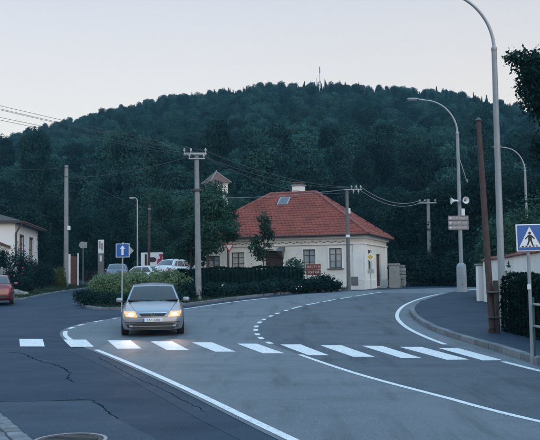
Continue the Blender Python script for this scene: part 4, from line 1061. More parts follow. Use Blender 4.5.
# loudspeakers on lamp 2
for (dx, rzz, lab) in ((-.10, R(-90), 'pale horn loudspeaker facing left on the street lamp'), (.22, R(10), 'pale horn loudspeaker facing the crossing on the street lamp')):
    h_ = thing('loudspeaker', lab, 'loudspeaker', (l2.x - .05 + dx, l2.y - .12, zat(201.3, l2.y)), rzz, 'horn loudspeakers on the lamp pole', .74)
    MB().lathe([(.05, .10), (.055, 0), (.06, -.12), (.10, -.22), (.20, -.33), (.215, -.335), (.19, -.325), (.06, -.16)], 18, axis='y').build('horn', 'plastic_white', h_, True)
    MB().lathe([(.05, -.17), (.06, -.20), (.03, -.26)], 12, axis='y').build('reflex_cone', 'concrete_dark', h_, True); MB().bbox(-.03, .03, .02, .14, -.1, .02, .006).build('bracket', 'galvanised', h_)
jb = thing('control_box', 'small white control box on the street lamp below the loudspeakers', 'box', (l2.x + .12, l2.y - .12, zat(213, l2.y)))
MB().bbox(-.075, .075, -.07, .09, -.16, .16, .012).build('housing', 'plastic_white', jb); MB().bbox(-.06, .06, -.078, -.07, -.14, .14, .004).build('lid', 'plastic_white', jb)
for k, zz in enumerate((218.6, 223.4, 228.2)):
    sg = thing('direction_sign', ('topmost', 'middle', 'lowest')[k] + ' of three small brown direction boards on the lamp pole', 'sign', (l2.x - .1, l2.y - .13, zat(zz, l2.y)), R(3), 'small direction boards on the lamp pole')
    MB().bbox(-.46, .46, -.012, .012, -.098, .098, .004).build('board', 'sign_taupe', sg)
    MB().bbox(-.47, .47, .013, .03, -.02, .02, .004).build('rail', 'galvanised', sg)
    MB().prism([(-.43, 0), (-.36, .05), (-.36, .018), (-.31, .018), (-.31, -.018), (-.36, -.018), (-.36, -.05)], -.016, -.0125).build('arrow', 'sign_white', sg)
    strokes(sg, -.26, .42, 0, .07, -.0125, 40 + k)
# loose cable on lamp 2
cz = zat(150, l2.y); cab = tag(MB().tube([(l2.x - .06, l2.y - .05, cz), (l2.x + .1, l2.y - .1, cz - .6), (l2.x + .28, l2.y - .12, cz - 1.25), (l2.x + .36, l2.y - .1, cz - 1.5), (l2.x + .38, l2.y - .1, cz - 1.35)], .014, 6).build('loose_cable', 'wire_pale', None, True), 'loose cable dangling from the street lamp above the loudspeakers', 'cable')

# left park lamp
pl_ = XY(137.5, 62); pz = gz(*pl_); ph = 1.6 + (275 - 197) / 800 * 62 - pz
t = thing('street_lamp', 'slim short-arm street lamp behind the parked white car', 'street lamp', (pl_[0], pl_[1], pz))
MB().tube([(0, 0, -.2), (0, 0, 2), (0, 0, ph - .25), (-.06, 0, ph - .05), (-.2, 0, ph)], [.075, .06, .045, .04, .035], 10).build('pole', 'galvanised', t, True)
MB().bbox(-.62, -.16, -.1, .1, ph - .05, ph + .06, .03, 2).build('lamp_head', 'lamp_grey', t, True); MB().bbox(-.58, -.25, -.08, .08, ph - .065, ph - .052, .004).build('diffuser', 'plastic_white', t)

# pedestrian crossing sign
sp = P(532.3, 356.5, .12); D = sp.y
cs = thing('crossing_sign', 'blue pedestrian crossing sign on a grey post at the right kerb', 'sign', (sp.x, sp.y, sp.z))
top = PD(527, 226, D) - sp; tv = PD(528.6, 250, D) - sp
MB().tube([(0, 0, -.2), (tv.x * .5, 0, tv.z * .5), (top.x + .0, 0, top.z)], .030, 12).build('post', 'lamp_grey', cs, True)
ctr = PD(528.4, 237.8, D) - sp; S = .235; sg = MB().bbox(-S, S, -.012, .012, -S, S, .004).build('board', 'sign_white', cs); sg.location = ctr + Vector((0, -.05, 0)); sg.rotation_euler = (0, R(-1), R(4))
MB().box(-S + .018, S - .018, -.0165, -.0125, -S + .018, S - .018).build('blue_field', 'sign_blue', sg)
MB().prism([(-.195, -.165), (.195, -.165), (0, .19)], -.0205, -.017).build('triangle', 'sign_white', sg)
man = MB(); yb0, yb1 = -.0245, -.021
man.prism([(.024 * math.cos(2 * PI * k / 14) , .078 + .026 * math.sin(2 * PI * k / 14)) for k in range(14)], yb0, yb1)
man.prism([(-.03, .045), (.03, .045), (.034, -.045), (-.03, -.045)], yb0, yb1)
man.prism([(-.028, -.046), (.002, -.046), (-.035, -.135), (-.06, -.135)], yb0, yb1); man.prism([(.004, -.046), (.034, -.046), (.062, -.135), (.036, -.135)], yb0, yb1)
man.prism([(-.031, .044), (-.031, .015), (-.075, -.03), (-.088, -.015)], yb0, yb1); man.prism([(.031, .044), (.088, -.012), (.076, -.03), (.031, .012)], yb0, yb1)
man.build('pedestrian', 'sign_black', sg)
sb = MB()
for k in range(5): sb.prism([(-.155 + k * .066, -.158), (-.118 + k * .066, -.158), (-.112 + k * .06, -.138), (-.142 + k * .06, -.138)], yb0, yb1)
sb.build('crossing_bars', 'sign_black', sg)
MB().bbox(-.045, .045, .012, .085, .06, .10, .006).bbox(-.045, .045, .012, .085, -.10, -.06, .006).build('clamp', 'galvanised', sg)
bz = PD(529.5, 287, D) - sp; MB().bbox(-.05, .012, -.05, -.02, -.045, .045, .008).build('sticker_box', 'plastic_white', cs).location = bz
# pedestrian railing running on towards the viewer from the sign
rl = thing('railing', 'green-grey two-bar pedestrian railing beside the crossing sign', 'railing', (sp.x + .06, sp.y + .05, sp.z))
for yy in (0, -2.0, -4.0): MB().tube([(0 + .02 * yy, yy, -.2), (.02 * yy, yy, 1.02)], .024, 10).build('post', 'rail_green', rl, True)
zr1, zr2 = zat(305, D, 271.5) - sp.z, zat(326.5, D, 271.5) - sp.z
for zz in (zr1, zr2): MB().tube([(0, .0, zz), (.12, -2.0, zz), (.12, -4.2, zz)], .021, 10).build('rail', 'rail_green' if False else 'lamp_grey', rl, True)

# one-way sign on the island
ow = P(121.5, 309.5, .1); D = ow.y
os_ = thing('one_way_sign', 'blue one-way sign with white arrow on a post at the island edge', 'sign', ow)
c_ = PD(122.8, 250.5, D) - ow
MB().tube([(0, 0, -.2), (c_.x, .03, c_.z + .3)], .028, 10).build('post', 'galvanised', os_, True)
S = .255; sg = MB().bbox(-S, S, -.01, .01, -S, S, .004).build('board', 'sign_white', os_); sg.location = c_ + Vector((0, -.03, 0)); sg.rotation_euler = (0, 0, R(-4))
MB().box(-S + .022, S - .022, -.0145, -.0105, -S + .022, S - .022).build('blue_field', 'sign_blue', sg)
MB().prism([(-.04, -.17), (.04, -.17), (.04, .06), (.10, .06), (0, .19), (-.10, .06), (-.04, .06)], -.0185, -.015).build('arrow', 'sign_white', sg)
sg2 = MB().prism([(-.25, 0), (0, -.25), (.25, 0), (0, .25)], -.006, .006).build('rear_plate', 'sign_back', os_); sg2.location = c_ + Vector((.12, .22, 0)); sg2.rotation_euler = (0, 0, R(18))

# brown direction sign before the cottage
bs = PD(313.5, 276, 42.4); bsz = gz(bs.x, bs.y) + .1
b_ = thing('brown_sign', 'brown tourist direction board with two rows of white lettering before the cottage', 'sign', (bs.x, bs.y, bsz), R(3))
z0, z1 = zat(274.5, 42.4, 273) - bsz, zat(263.7, 42.4, 273) - bsz
for i, (a, b) in enumerate(((z0, (z0 + z1) / 2 - .01), ((z0 + z1) / 2 + .01, z1))):
    bd = MB().bbox(-.39, .39, -.012, .012, a, b, .004).build('board', 'sign_brown', b_)
    strokes(bd, -.33, .35, (a + b) / 2, .10, -.0125, 60 + i)
for xx in (-.3, .3): MB().tube([(xx, .03, -.2), (xx, .03, z1)], .025, 8).build('post', 'galvanised', b_, True)
# priority sign at the cottage's right corner
ps = PD(371.0, 285, 45.2); psz = gz(ps.x, ps.y)
p_ = thing('priority_sign', 'small diamond road sign on a thin post by the cottage side wall', 'sign', (ps.x, ps.y, psz))
zc = zat(256.7, 45.2, 272.4) - psz
MB().tube([(0, 0, -.2), (0, 0, zc + .2)], .025, 8).build('post', 'galvanised', p_, True)
q = .26; dm = MB().prism([(-q, 0), (0, -q), (q, 0), (0, q)], -.035, -.025).build('diamond', 'sign_white', p_); dm.location = (0, 0, zc); dm.rotation_euler = (0, 0, R(-12))
q = .17; MB().prism([(-q, 0), (0, -q), (q, 0), (0, q)], -.039, -.036).build('yellow_centre', 'sign_yellow', dm)
zc2 = zat(271, 45.2, 272.4) - psz; MB().bbox(-.17, .17, -.035, -.022, zc2 - .12, zc2 + .12, .004).build('lower_plate', 'sign_back', p_)
# yield sign seen before the cottage wall on the left
ys = XY(229.5, 45); ysz = gz(*ys); y_ = thing('triangle_sign', 'triangular warning sign on a thin post before the cottage', 'sign', (ys[0], ys[1], ysz))
zc = zat(247, 45, 274) - ysz; MB().tube([(0, 0, -.2), (0, 0, zc + .2)], .025, 8).build('post', 'galvanised', y_, True)
tr = MB().prism([(-.28, .20), (.28, .20), (0, -.28)], -.035, -.025).build('board', 'banner_red', y_); tr.location = (0, 0, zc); MB().prism([(-.19, .15), (.19, .15), (0, -.18)], -.039, -.036).build('white_field', 'sign_white', tr)

# left: round sign seen from behind, information board, gate
rs = XY(83, 71); rz_ = bank(*rs) - .1
r_ = thing('round_sign', 'round road sign seen from behind on a thin post near the left gate', 'sign', (rs[0], rs[1], rz_)); zc = zat(244.5, 71, 276) - rz_
MB().tube([(0, 0, -.3), (0, 0, zc + .3)], .032, 8).build('post', 'galvanised', r_, True); dk = MB().lathe([(.30, -.006), (.30, .006)], 24, axis='y').build('disc', 'sign_back', r_); dk.location = (-.05, -.04, zc)
MB().bbox(.1, .35, -.02, .0, zc - .28, zc + .25, .005).build('side_plate', 'sign_back', r_)
ib = XY(101, 75); iz = gz(*ib) + .1
i_ = thing('information_board', 'white information panel on a dark stand by the far parking', 'information board', (ib[0], ib[1], iz), R(-8)); zt_, zm_ = zat(239.5, 75, 275.8) - iz, zat(253, 75, 275.8) - iz
MB().bbox(-.27, .27, -.06, .06, zm_, zt_, .012).build('panel', 'plastic_white', i_); MB().bbox(-.20, -.02, -.064, -.061, zm_ + .45, zt_ - .12, .001).bbox(.04, .2, -.064, -.061, zm_ + .3, zt_ - .3, .001).build('print', 'sign_taupe', i_)
MB().bbox(-.28, .28, -.09, .09, -.3, zm_ - .003, .012).build('stand', 'concrete_dark', i_); MB().bbox(-.1, .1, -.094, -.091, zm_ - .75, zm_ - .2, .001).build('notice', 'plastic_white', i_)
gt = PD(71.0, 268, 69); gzz = bank(gt.x, gt.y)
g_ = thing('garden_gate', 'reddish brown slatted gate between white posts near the left concrete pole', 'gate', (gt.x - .2, gt.y, gzz - .1), R(12))
MB().bbox(-.15, .15, -.15, .15, -.3, zat(252.5, 69, 276) - gzz, .02).build('gate_post', 'wall_white', g_); q = MB().bbox(-.06, .06, -.06, .06, -.3, zat(251.5, 69, 276) - gzz, .01).build('gate_post', 'plastic_white', g_); q.location = (.78, 0, 0)
ght = zat(254.5, 69, 276) - gzz
for k in range(6): MB().bbox(.19 + k * .085, .19 + k * .085 + .07, -.02, .02, .02, ght + .03 * math.sin(k), .006).build('slat', 'gate_red', g_)
MB().bbox(.16, .71, .021, .05, .25, .32, .005).build('rail', 'gate_red', g_); MB().bbox(.16, .71, .021, .05, ght - .3, ght - .23, .005).build('rail', 'gate_red', g_)
# picket fence beyond
pf = XY(84, 77); pfz = gz(*pf) + .45; f_ = thing('picket_fence', 'low dark picket fence beyond the information board', 'fence', (pf[0], pf[1], pfz), R(-4)); prev = None
pm_ = MB().bbox(-.045, .045, -.012, .012, -.3, .95, .006)
for k in range(14):
    o = pm_.build('picket', 'fence_wood', f_) if prev is None else child('picket', prev.data, f_); prev = o; o.location = (k * .17, 0, 0)
for zz in (.2, .75): MB().bbox(-.1, 2.35, .013, .04, zz, zz + .07, .005).build('rail', 'fence_wood', f_)
# fence panels by the white house
fp = PD(-2, 275, 50); fpz = bank(fp.x, fp.y)
f2 = thing('panel_fence', 'grey-green metal panel fence before the white house at left', 'fence', (fp.x - .6, fp.y, fpz - .1), R(40)); prev = None
vm = MB().bbox(-.03, .03, -.012, .012, 0, 1.15, .004)
for k in range(16):
    o = vm.build('bar', 'fence_metal', f2) if prev is None else child('bar', prev.data, f2); prev = o; o.location = (k * .11, 0, .1)
for zz in (.2, 1.1): MB().bbox(-.1, 1.75, .012, .04, zz, zz + .05, .004).build('rail', 'fence_metal', f2)
for xx in (-.08, .85, 1.76): MB().bbox(xx - .05, xx + .05, -.03, .07, -.3, 1.35, .01).build('post', 'concrete', f2)
# board with red, white and dark print behind the parked cars
bn = PD(152, 268, 72); bnz = gz(bn.x, bn.y); n_ = thing('banner_board', 'white board with dark and red print behind the parked cars', 'banner', (bn.x, bn.y, bnz), R(-3)); za, zb_ = zat(266, 72, 275) - bnz, zat(252, 72, 275) - bnz
bd = MB().bbox(-1.0, 1.0, -.03, .03, za, zb_, .006).build('board', 'plastic_white', n_)
for xx in (-.9, .9): MB().tube([(xx, .06, -.3), (xx, .06, zb_)], .04, 8).build('post', 'steel_dark', n_, True)
zc = (za + zb_) / 2; MB().prism([(.36 * math.cos(2 * PI * k / 20) + .05, .24 * math.sin(2 * PI * k / 20) + zc - .02) for k in range(20)], -.036, -.031).bbox(-.65, -.45, -.036, -.031, za + .05, zb_ - .15, .001).build('dark_print', 'sign_black', bd)
MB().prism([(.45, zc - .5), (.96, zc - .55), (.96, zc + .5), (.62, zc + .45), (.75, zc + .1), (.5, zc)], -.0345, -.0315).build('red_print', 'banner_red', bd)
# mast on the hill
mx = PD(320, 90, 392); mz = gz(mx.x, mx.y); mh = 1.6 + (273 - 62.5) / 800 * 392 - mz
m_ = thing('transmitter_mast', 'thin lattice transmitter mast on the wooded hilltop', 'mast', (mx.x, mx.y, mz - .5))
for sx, sy in ((-1, -1), (1, -1), (1, 1), (-1, 1)): MB().tube([(sx * .9, sy * .9, 0), (sx * .42, sy * .42, mh * .72)], .11, 6).build('leg', 'steel_dark', m_)
mb = MB(); k = 0
while k < 12:
    za, zb_ = mh * .72 * k / 12, mh * .72 * (k + 1) / 12; fa, fb_ = .9 - .48 * k / 12, .9 - .48 * (k + 1) / 12
    for s in (-1, 1): mb.tube([(-fa * s, -fa, za), (fb_ * s, -fb_, zb_)], .05, 4); mb.tube([(-fa * s, fa, za), (fb_ * s, fb_, zb_)], .05, 4); mb.tube([(-fa, fa * s, za), (-fb_, -fb_ * s, zb_)], .05, 4); mb.tube([(fa, fa * s, za), (fb_, -fb_ * s, zb_)], .05, 4)
    k += 1
mb.build('bracing', 'steel_dark', m_)
MB().lathe([(.16, mh * .72), (.16, mh * .86), (.30, mh * .88), (.30, mh * .985), (.1, mh)], 10).build('antenna', 'lamp_grey', m_)
for dx, a, b in ((-1.7, .60, .78), (2.3, .58, .76), (-1.2, .56, .70)): MB().tube([(dx, 0, mh * a), (dx, 0, mh * b)], .12, 6).build('side_antenna', 'lamp_grey', m_); MB().tube([(0, 0, mh * (a + .03)), (dx, 0, mh * (a + .03))], .06, 5).build('side_arm', 'steel_dark', m_)
for zz in (.60, .66): MB().lathe([(.35, -.3), (.6, 0), (.58, .02)], 14, (-.9, -1.0, mh * zz), 'y').build('dish', 'plastic_white', m_)

# ---- overhead wires, each hung between two real points
def wire(a, b, sag, label, m='wire', rad=.011):
    a, b = Vector(a), Vector(b); pts = []
    for k in range(25): t = k / 24; q = a.lerp(b, t); q.z -= sag * 4 * t * (1 - t); pts.append(tuple(q))
    org = pts[0]; mb = MB().tube([tuple(np.array(p) - np.array(org)) for p in pts], rad, 6); o = mb.build('overhead_wire', m, None, True); o.location = org
    return tag(o, label, 'wire', 'overhead wires')
def top_of(o, loc):
    return o.matrix_basis @ Vector(loc)
TP = Vector((PC.x, PC.y, PC.z + hp)); OZ = gz(*ob) + 9.2
la = [(-.52, .10), (-.24, .10), (.38, .10), (-.30, -.13), (.30, -.13)]
nms = ['first', 'second', 'third', 'fourth', 'lowest']
for k, (dx, dz) in enumerate(la):
    a = top_of(cpole, (dx, -.11, hp + dz)); b = top_of(opole, (dx, -.11, 9.2 + dz * (1 if k < 3 else 3.2)))
    wire(a, b, .12 + .03 * k, nms[k] + ' wire from the upper left to the island pole, counted downwards', 'wire', .0075)
H_ = Vector((hb[0], hb[1], HZ + hh2))
for k, (dx, dz, sx) in enumerate(((.38, .10, .25), (-.24, .10, .5), (.30, -.13, .35))):
    wire(top_of(cpole, (dx, -.11, hp + dz)), H_ + Vector((sx, -.09, .1 if dz > 0 else -.15)), .35 + .14 * k, ('upper', 'middle', 'lower')[k] + ' wire between the concrete pole and the cottage pole', 'wire', .011)
wire(H_ + Vector((.0, -.1, -.02)), H_ + Vector((-8.5, 9, .5)), .15, 'pale wire passing just above the cottage chimney to the pole', 'wire_pale', .014)
for k, (sx, fx) in enumerate(((.75, -.6), (.5, -.25))): wire(H_ + Vector((sx, -.09, .1)), Vector((fb[0] + fx, fb[1] - .16, fz + fh - .1)), .5 + .2 * k, ('upper', 'lower')[k] + ' wire from the cottage pole to the far pale pole', 'wire_pale', .013)
wire(Vector((fb[0] + .45, fb[1] - .16, fz + fh - .1)), Vector((34, 70, 9.5)), .5, 'wire running right from the far pale pole into the trees', 'wire', .013)
LTp = Vector((lb_[0], lb_[1], lz + lh))
wire(LTp + Vector((0, 0, -.2)), LTp + Vector((-12, 8, 1.2)), .25, 'wire leaving the plain left pole towards the left edge', 'wire', .012)
wire(LTp + Vector((0, 0, -.2)), Vector((wb[0], wb[1], wz + wh - .4)), .4, 'wire from the plain left pole to the thin wooden pole', 'wire', .011)
wire(LTp + Vector((0, 0, -.95)), top_of(cpole, (-.3, -.1, hp - .15)), .3, 'wire from the plain left pole to the island concrete pole', 'wire', .010)

# ================================================================== PLANTS
def at(px, D): return XY(px, D)
# clipped hedge along the back of the island, light shrub mound, low shrubs
h0, h1, h2, h3 = at(181, 37.5), at(215, 39), at(260, 40.5), at(298, 41.5)
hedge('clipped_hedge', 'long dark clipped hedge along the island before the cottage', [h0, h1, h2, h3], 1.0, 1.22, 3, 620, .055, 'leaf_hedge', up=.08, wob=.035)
hl = [at(101, 40.5), at(120, 39.2), at(145, 38), at(174, 37.3)]
cH, sH = resample(hl, .55); o_ = (cH[0, 0], cH[0, 1], gz(*cH[0]))
lh_ = thing('light_hedge', 'low light green feathery hedge behind the silver car', 'hedge', o_); rr = np.random.default_rng(17); bl = []
for c in cH:
    bl.append(((c[0] - o_[0] + rr.normal(0, .1), c[1] - o_[1] + rr.normal(0, .12), gz(*c) - o_[2] + .52 + rr.normal(0, .04)), (.75, 1.0, .80 + rr.normal(0, .05))))
child('foliage', crown_mesh('foliage', 18, bl, 34000, .05, 'leaf_light', .72, .8, 1.0), lh_)
mb = MB()
for c in cH[::2]: mb.tube([(c[0] - o_[0], c[1] - o_[1], gz(*c) - o_[2] - .1), (c[0] - o_[0] + .1, c[1] - o_[1], gz(*c) - o_[2] + .8)], [.03, .01], 5)
mb.build('stems', 'bark', lh_)
lowp = [(90, 35.6, .6, .8), (99, 33.6, .5, .85), (112, 33.0, .5, .9), (126, 32.6, .5, .9), (140, 32.3, .5, .9), (157, 32.6, .52, .95), (174, 33.0, .6, .9), (190, 34.3, .72, .85), (206, 34.8, .7, .85), (221, 35.6, .62, .8), (236, 36.3, .58, .8), (250, 37.2, .5, .75), (263, 38, .62, .85), (276, 38.8, .75, .8), (288, 39.6, .6, .8), (300, 40.3, .7, .85), (318, 40.8, .85, .85), (331, 41.6, .55, .7)]
low_lab = ['low dark shrub at the left tip of the island', 'low dark shrub left of the one-way sign', 'low dark shrub just left of the one-way sign post', 'low dark shrub right of the one-way sign post, behind the car', 'low dark shrub behind the left half of the silver car roof', 'low dark shrub behind the right half of the silver car roof', 'low dark shrub behind the right mirror of the silver car', 'low dark shrub at the left foot of the concrete pole',
           'low dark shrub at the right foot of the concrete pole', 'second low shrub right of the concrete pole', 'third low shrub right of the concrete pole', 'fourth low shrub right of the concrete pole', 'spreading dark shrub below the middle of the clipped hedge', 'rounder dark shrub before the right half of the clipped hedge', 'pale speckled shrub before the right end of the clipped hedge', 'leafy shrub at the right end of the clipped hedge', 'dark shrub under the brown tourist board', 'small shrub right of the brown tourist board']
for k, (px_, D_px, h_, rd) in enumerate(lowp):
    x, y = at(px_, D_px); shrub('low_shrub', low_lab[k], x, y, h_, rd, 100 + k, 2600, .06, 'leaf_hedge' if k % 3 else 'leaf_dark', 'low shrubs edging the island', .06, flowers=('flower_pale', 60, .035) if k in (14, 9) else None)
x, y = at(292.5, 42.6); shrub('garden_bush', 'rounded mid green bush against the cottage wall beside the dark doorway', x, y, 1.75, .85, 77, 3200, .075, 'leaf_tree', None, .05)
# trees in front of the cottage
x, y = at(208, 44.2); tree('street_tree', 'leafy tree covering the left end of the cottage roof', x, y, 5.75, 1.6, 2.4, 31, 6200, .085, 'leaf_tree', None, 'tree', .085, 16, up=.05, lo=.3)
x, y = at(264, 42.6); tree('street_tree', 'slender young tree in front of the red roof', x, y, 4.2, .92, 1.85, 35, 1500, .08, 'leaf_tree', None, 'tree', .045, 12, up=.05, lo=.25)
x, y = at(191, 47.0); tree('street_tree', 'leafy tree directly behind the tall concrete pole hiding the roof end', x, y, 5.6, 1.5, 1.7, 41, 5200, .085, 'leaf_tree', None, 'tree', .08, 15, up=.05, lo=.35)
x, y = at(228, 46.0); tree('street_tree', 'small tree between the two other trees before the cottage roof', x, y, 5.0, .95, 2.9, 43, 2000, .085, 'leaf_tree', None, 'tree', .05, 11, up=.05, lo=.3)
# trees behind the houses, before the hill
bt = [(22, 68, 7.5, 3.4, 'dark tree directly behind the white house roof'), (50, 76, 9.0, 3.0, 'dark tree between the white house and the plain concrete pole'), (92, 78, 7.6, 3.6, 'dark tree above the information board'), (122, 80, 9.0, 3.8, 'dark tree left of the slim street lamp'),
      (163, 76, 9.0, 3.3, 'broad tree between the thin wooden pole and the concrete pole'), (190, 72, 7.6, 2.4, 'tree right behind the concrete pole, below the brown tower roof'), (213, 79, 9.8, 2.5, 'tree directly in front of the cream tower'), (238, 82, 8.5, 3.0, 'tree right of the brown tower roof above the cottage'), (283, 76, 7.2, 3.2, 'tree behind the cottage chimney'),
      (330, 74, 7.0, 3.2, 'tree behind the right hip of the cottage roof'), (372, 68, 7.2, 3.0, 'dark tree behind the cottage side wall'), (402, 62, 7.5, 3.1, 'dark tree behind the stone pillars'), (426, 60, 7.0, 3.0, 'dark tree in front of the far pale pole'), (452, 57, 7.6, 3.1, 'dark tree just left of the lamp with direction boards'), (480, 54, 7.8, 3.0, 'dark tree behind the leaning brown pole'), (512, 58, 8.2, 3.2, 'dark tree behind the tall lamp at right'), (548, 56, 8.0, 3.4, 'dark tree behind the crossing sign at the right edge')]
for k, (px_, D_px, h_, rd, lab) in enumerate(bt):
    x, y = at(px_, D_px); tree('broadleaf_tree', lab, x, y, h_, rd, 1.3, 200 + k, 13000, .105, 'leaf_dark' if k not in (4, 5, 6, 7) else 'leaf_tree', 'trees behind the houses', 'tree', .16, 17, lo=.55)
# undergrowth at the foot of the wood
r = np.random.default_rng(8); bl = []
for k in range(150):
    y = r.uniform(60, 100); px_ = r.uniform(-30, 580); x, _ = at(px_, y)
    if -11 < x < 9 and y < 78 or x < -9 and y < 84: continue
    s = r.uniform(1.0, 2.1); bl.append(((x, y, gz(x, y) + s * .5), (s * 1.3, s, s * .9)))
o = child('undergrowth', crown_mesh('undergrowth', 9, bl, 60000, .17, 'leaf_dark', .55), None); struct(o, 'stuff', 'dark undergrowth along the foot of the wood')
# dark bushes beyond the far bend of the road
for k, (px_, D_px, h_, rd) in enumerate(((412, 53, 2.3, 1.5), (428, 55, 2.6, 1.6), (444, 54, 2.2, 1.5), (460, 52, 2.6, 1.6), (476, 50, 2.4, 1.4))):
    x, y = at(px_, D_px); shrub('roadside_bush', ('dark bush right of the stone pillars', 'dark bush below the far pale pole', 'dark bush left of the lamp base at the bend', 'dark bush behind the lamp base at the bend', 'dark bush between the lamp base and the garden wall pillar')[k], x, y, h_, rd, 300 + k, 3400, .09, 'leaf_dark', 'bushes beyond the far bend', 0)
# right: hedge, shrubs behind the wall, overhanging tree
hedge('clipped_hedge', 'dark clipped hedge in front of the garden wall at right', [(6.12, 19.6), (6.2, 17), (6.3, 13), (6.4, 6)], .95, 1.36, 8, 1100, .040, 'leaf_hedge', up=.11, wob=.03)
for k, (px_, D_px, h_, rd) in enumerate(((493, 33.5, 2.9, .95), (509, 31.5, 3.6, 1.3), (526, 29.5, 3.9, 1.4), (544, 27, 3.7, 1.4))):
    x, y = at(px_, D_px); shrub('wall_shrub', ('mid green shrub at the end of the garden wall', 'tall mid green shrub behind the tall lamp and garden wall', 'tall green shrub behind the garden wall and crossing sign', 'tall green shrub at the right edge behind the wall')[k], x, y, h_, rd, 320 + k, 5600, .075, 'leaf_tree', 'shrubs behind the garden wall', .1)
tx, ty = 11.1, 22.5
t = thing('overhanging_tree', 'dark leafy tree reaching in from the upper right edge', 'tree', (tx, ty, gz(tx, ty)))
r = np.random.default_rng(55); bl = []
for (px_, py_, D_px, s) in ((512, 57, 22, .30), (519, 60, 22, .42), (526, 64, 22.2, .5), (534, 60, 22, .55), (529, 74, 21.8, .5), (535, 84, 22, .62), (526, 88, 22.2, .42), (540, 70, 22.3, .8), (543, 95, 22, .8), (531, 98, 21.6, .5), (538, 106, 22, .5), (552, 80, 22.5, 1.2), (560, 105, 22.5, 1.2), (575, 70, 23, 1.5), (580, 120, 22.5, 1.4), (600, 90, 23, 1.6), (541, 142, 22, .42), (545, 160, 22.3, .5), (556, 150, 22.6, .9), (535, 150, 22.4, .25)):
    q = PD(px_, py_, D_px); bl.append(((q.x - tx, q.y - ty, q.z - gz(tx, ty)), (s * .8, s * .8, s * .62)))
child('crown', crown_mesh('crown', 55, bl, 22000, .055, 'leaf_dark', .12, .9, 1.5), t)
mb = MB().tube([(0, 0, -.3), (-.1, .05, 2), (-.3, 0, 4.2), (-.6, -.1, 6.4)], [.26, .2, .15, .07], 10)
for c, s in bl: mb.tube([(-.25, 0, max(3.2, c[2] - 2.2)), (c[0] * .5, c[1] * .5, c[2] - .5), c], [.06, .035, .012], 6)
mb.build('trunk', 'bark', t, True)
# left garden
gd = [(20, 54, 3.0, 1.2, 'leaf_dark', 'flower_red', 'dark rose bush before the white house wall'), (35, 57, 1.95, 1.1, 'leaf_dark', None, 'rounded dark bush left of the gate'), (44, 60, 1.75, .95, 'leaf_dark', None, 'dark bush between the rounded bush and the gate'), (56, 63, 1.5, .8, 'leaf_yellow', None, 'yellow green bush beside the concrete pole'), (11, 49, 1.5, .75, 'leaf_hedge', 'flower_pink', 'flowering bush behind the red car'), (1, 53, 2.4, 1.0, 'leaf_dark', None, 'dark bush at the left edge behind the panel fence'), (62, 64, .9, .5, 'leaf_yellow', None, 'small yellow green shrub at the foot of the concrete pole'), (26, 52, .95, .8, 'leaf_hedge', None, 'low dark plant on the bank right of the red car')]
for k, (px_, D_px, h_, rd, m, fl, lab) in enumerate(gd):
    x, y = at(px_, D_px); o = shrub('garden_bush', lab, x, y, h_, rd, 400 + k, 3600, .062, m, 'bushes in the left front garden', 0, flowers=(fl, 70, .05) if fl else None); o.location.z = bank(x, y) - .05
# rocks on the bank
for k, (px_, D_px, s) in enumerate(((15, 46.5, .42), (20, 47.6, .32), (25, 48.6, .24))):
    x, y = at(px_, D_px); bm = bmesh.new(); bmesh.ops.create_icosphere(bm, subdivisions=2, radius=s); rr = np.random.default_rng(k)
    for v in bm.verts: v.co *= 1 + rr.normal(0, .08); v.co.z *= .65
    me = bpy.data.meshes.new('garden_rock'); bm.to_mesh(me); bm.free(); o = link('garden_rock', me, 'stone_piece', None); o.location = (x, y, bank(x, y) + s * .15)
    tag(o, ('largest pale rock on the bank beside the red car', 'middle rock on the left bank beside the red car', 'smallest rock on the left bank, farthest from the red car')[k], 'rock', 'rocks on the left bank')

# ================================================================== VEHICLES
LY = [-2.06, -2.03, -1.96, -1.85, -1.6, -1.0, -.8, 0, 1.2, 1.75, 1.92, 2.0, 2.05]
ZT = [.58, .655, .715, .755, .82, .925, .945, .95, .965, .96, .92, .80, .62]
WY = [-2.06, -2.03, -1.97, -1.85, -1.65, -1.3, -.8, 1.3, 1.7, 1.95, 2.02, 2.05]
WX = [.62, .69, .755, .80, .83, .85, .855, .855, .83, .76, .70, .62]
def sec(y):
    zt = float(np.interp(y, LY, ZT)); w_ = float(np.interp(y, WY, WX)); zb = float(np.interp(y, [-2.06, -1.95, -1.8, 1.8, 1.95, 2.05], [.205, .19, .185, .19, .22, .3])); h = zt - zb
    cr = .02
    return [(0, zt + cr), (.4 * w_, zt + cr * .8), (.7 * w_, zt - .005), (.86 * w_, zt - .04), (.945 * w_, zb + .84 * h), (.985 * w_, zb + .70 * h), (w_, zb + .54 * h), (.995 * w_, zb + .36 * h), (.98 * w_, zb + .2 * h), (.945 * w_, zb + .06 * h), (.82 * w_, zb), (0, zb)]
WHY = (-1.29, 1.31); WR, WZ = .345, .295
def arch(y, pts):
    for wy in WHY:
        d = abs(y - wy)
        if d < WR:
            za = WZ + math.sqrt(WR * WR - d * d)
            pts = [(x, max(z, za)) if 5 < i < 11 else (x, z) for i, (x, z) in enumerate(pts)]
    return pts
def front_y(x, z, rear=False):
    x = abs(x); ys = np.linspace(-2.06, -1.2, 120) if not rear else np.linspace(2.05, 1.2, 120)
    for y in ys:
        s = sec(y); tz = np.interp(x, [p[0] for p in s[:6]], [p[1] for p in s[:6]]); sx = np.interp(z, [p[1] for p in s[3:11]][::-1], [p[0] for p in s[3:11]][::-1])
        if x <= sx and z <= tz: return float(y)
    return float(ys[-1])
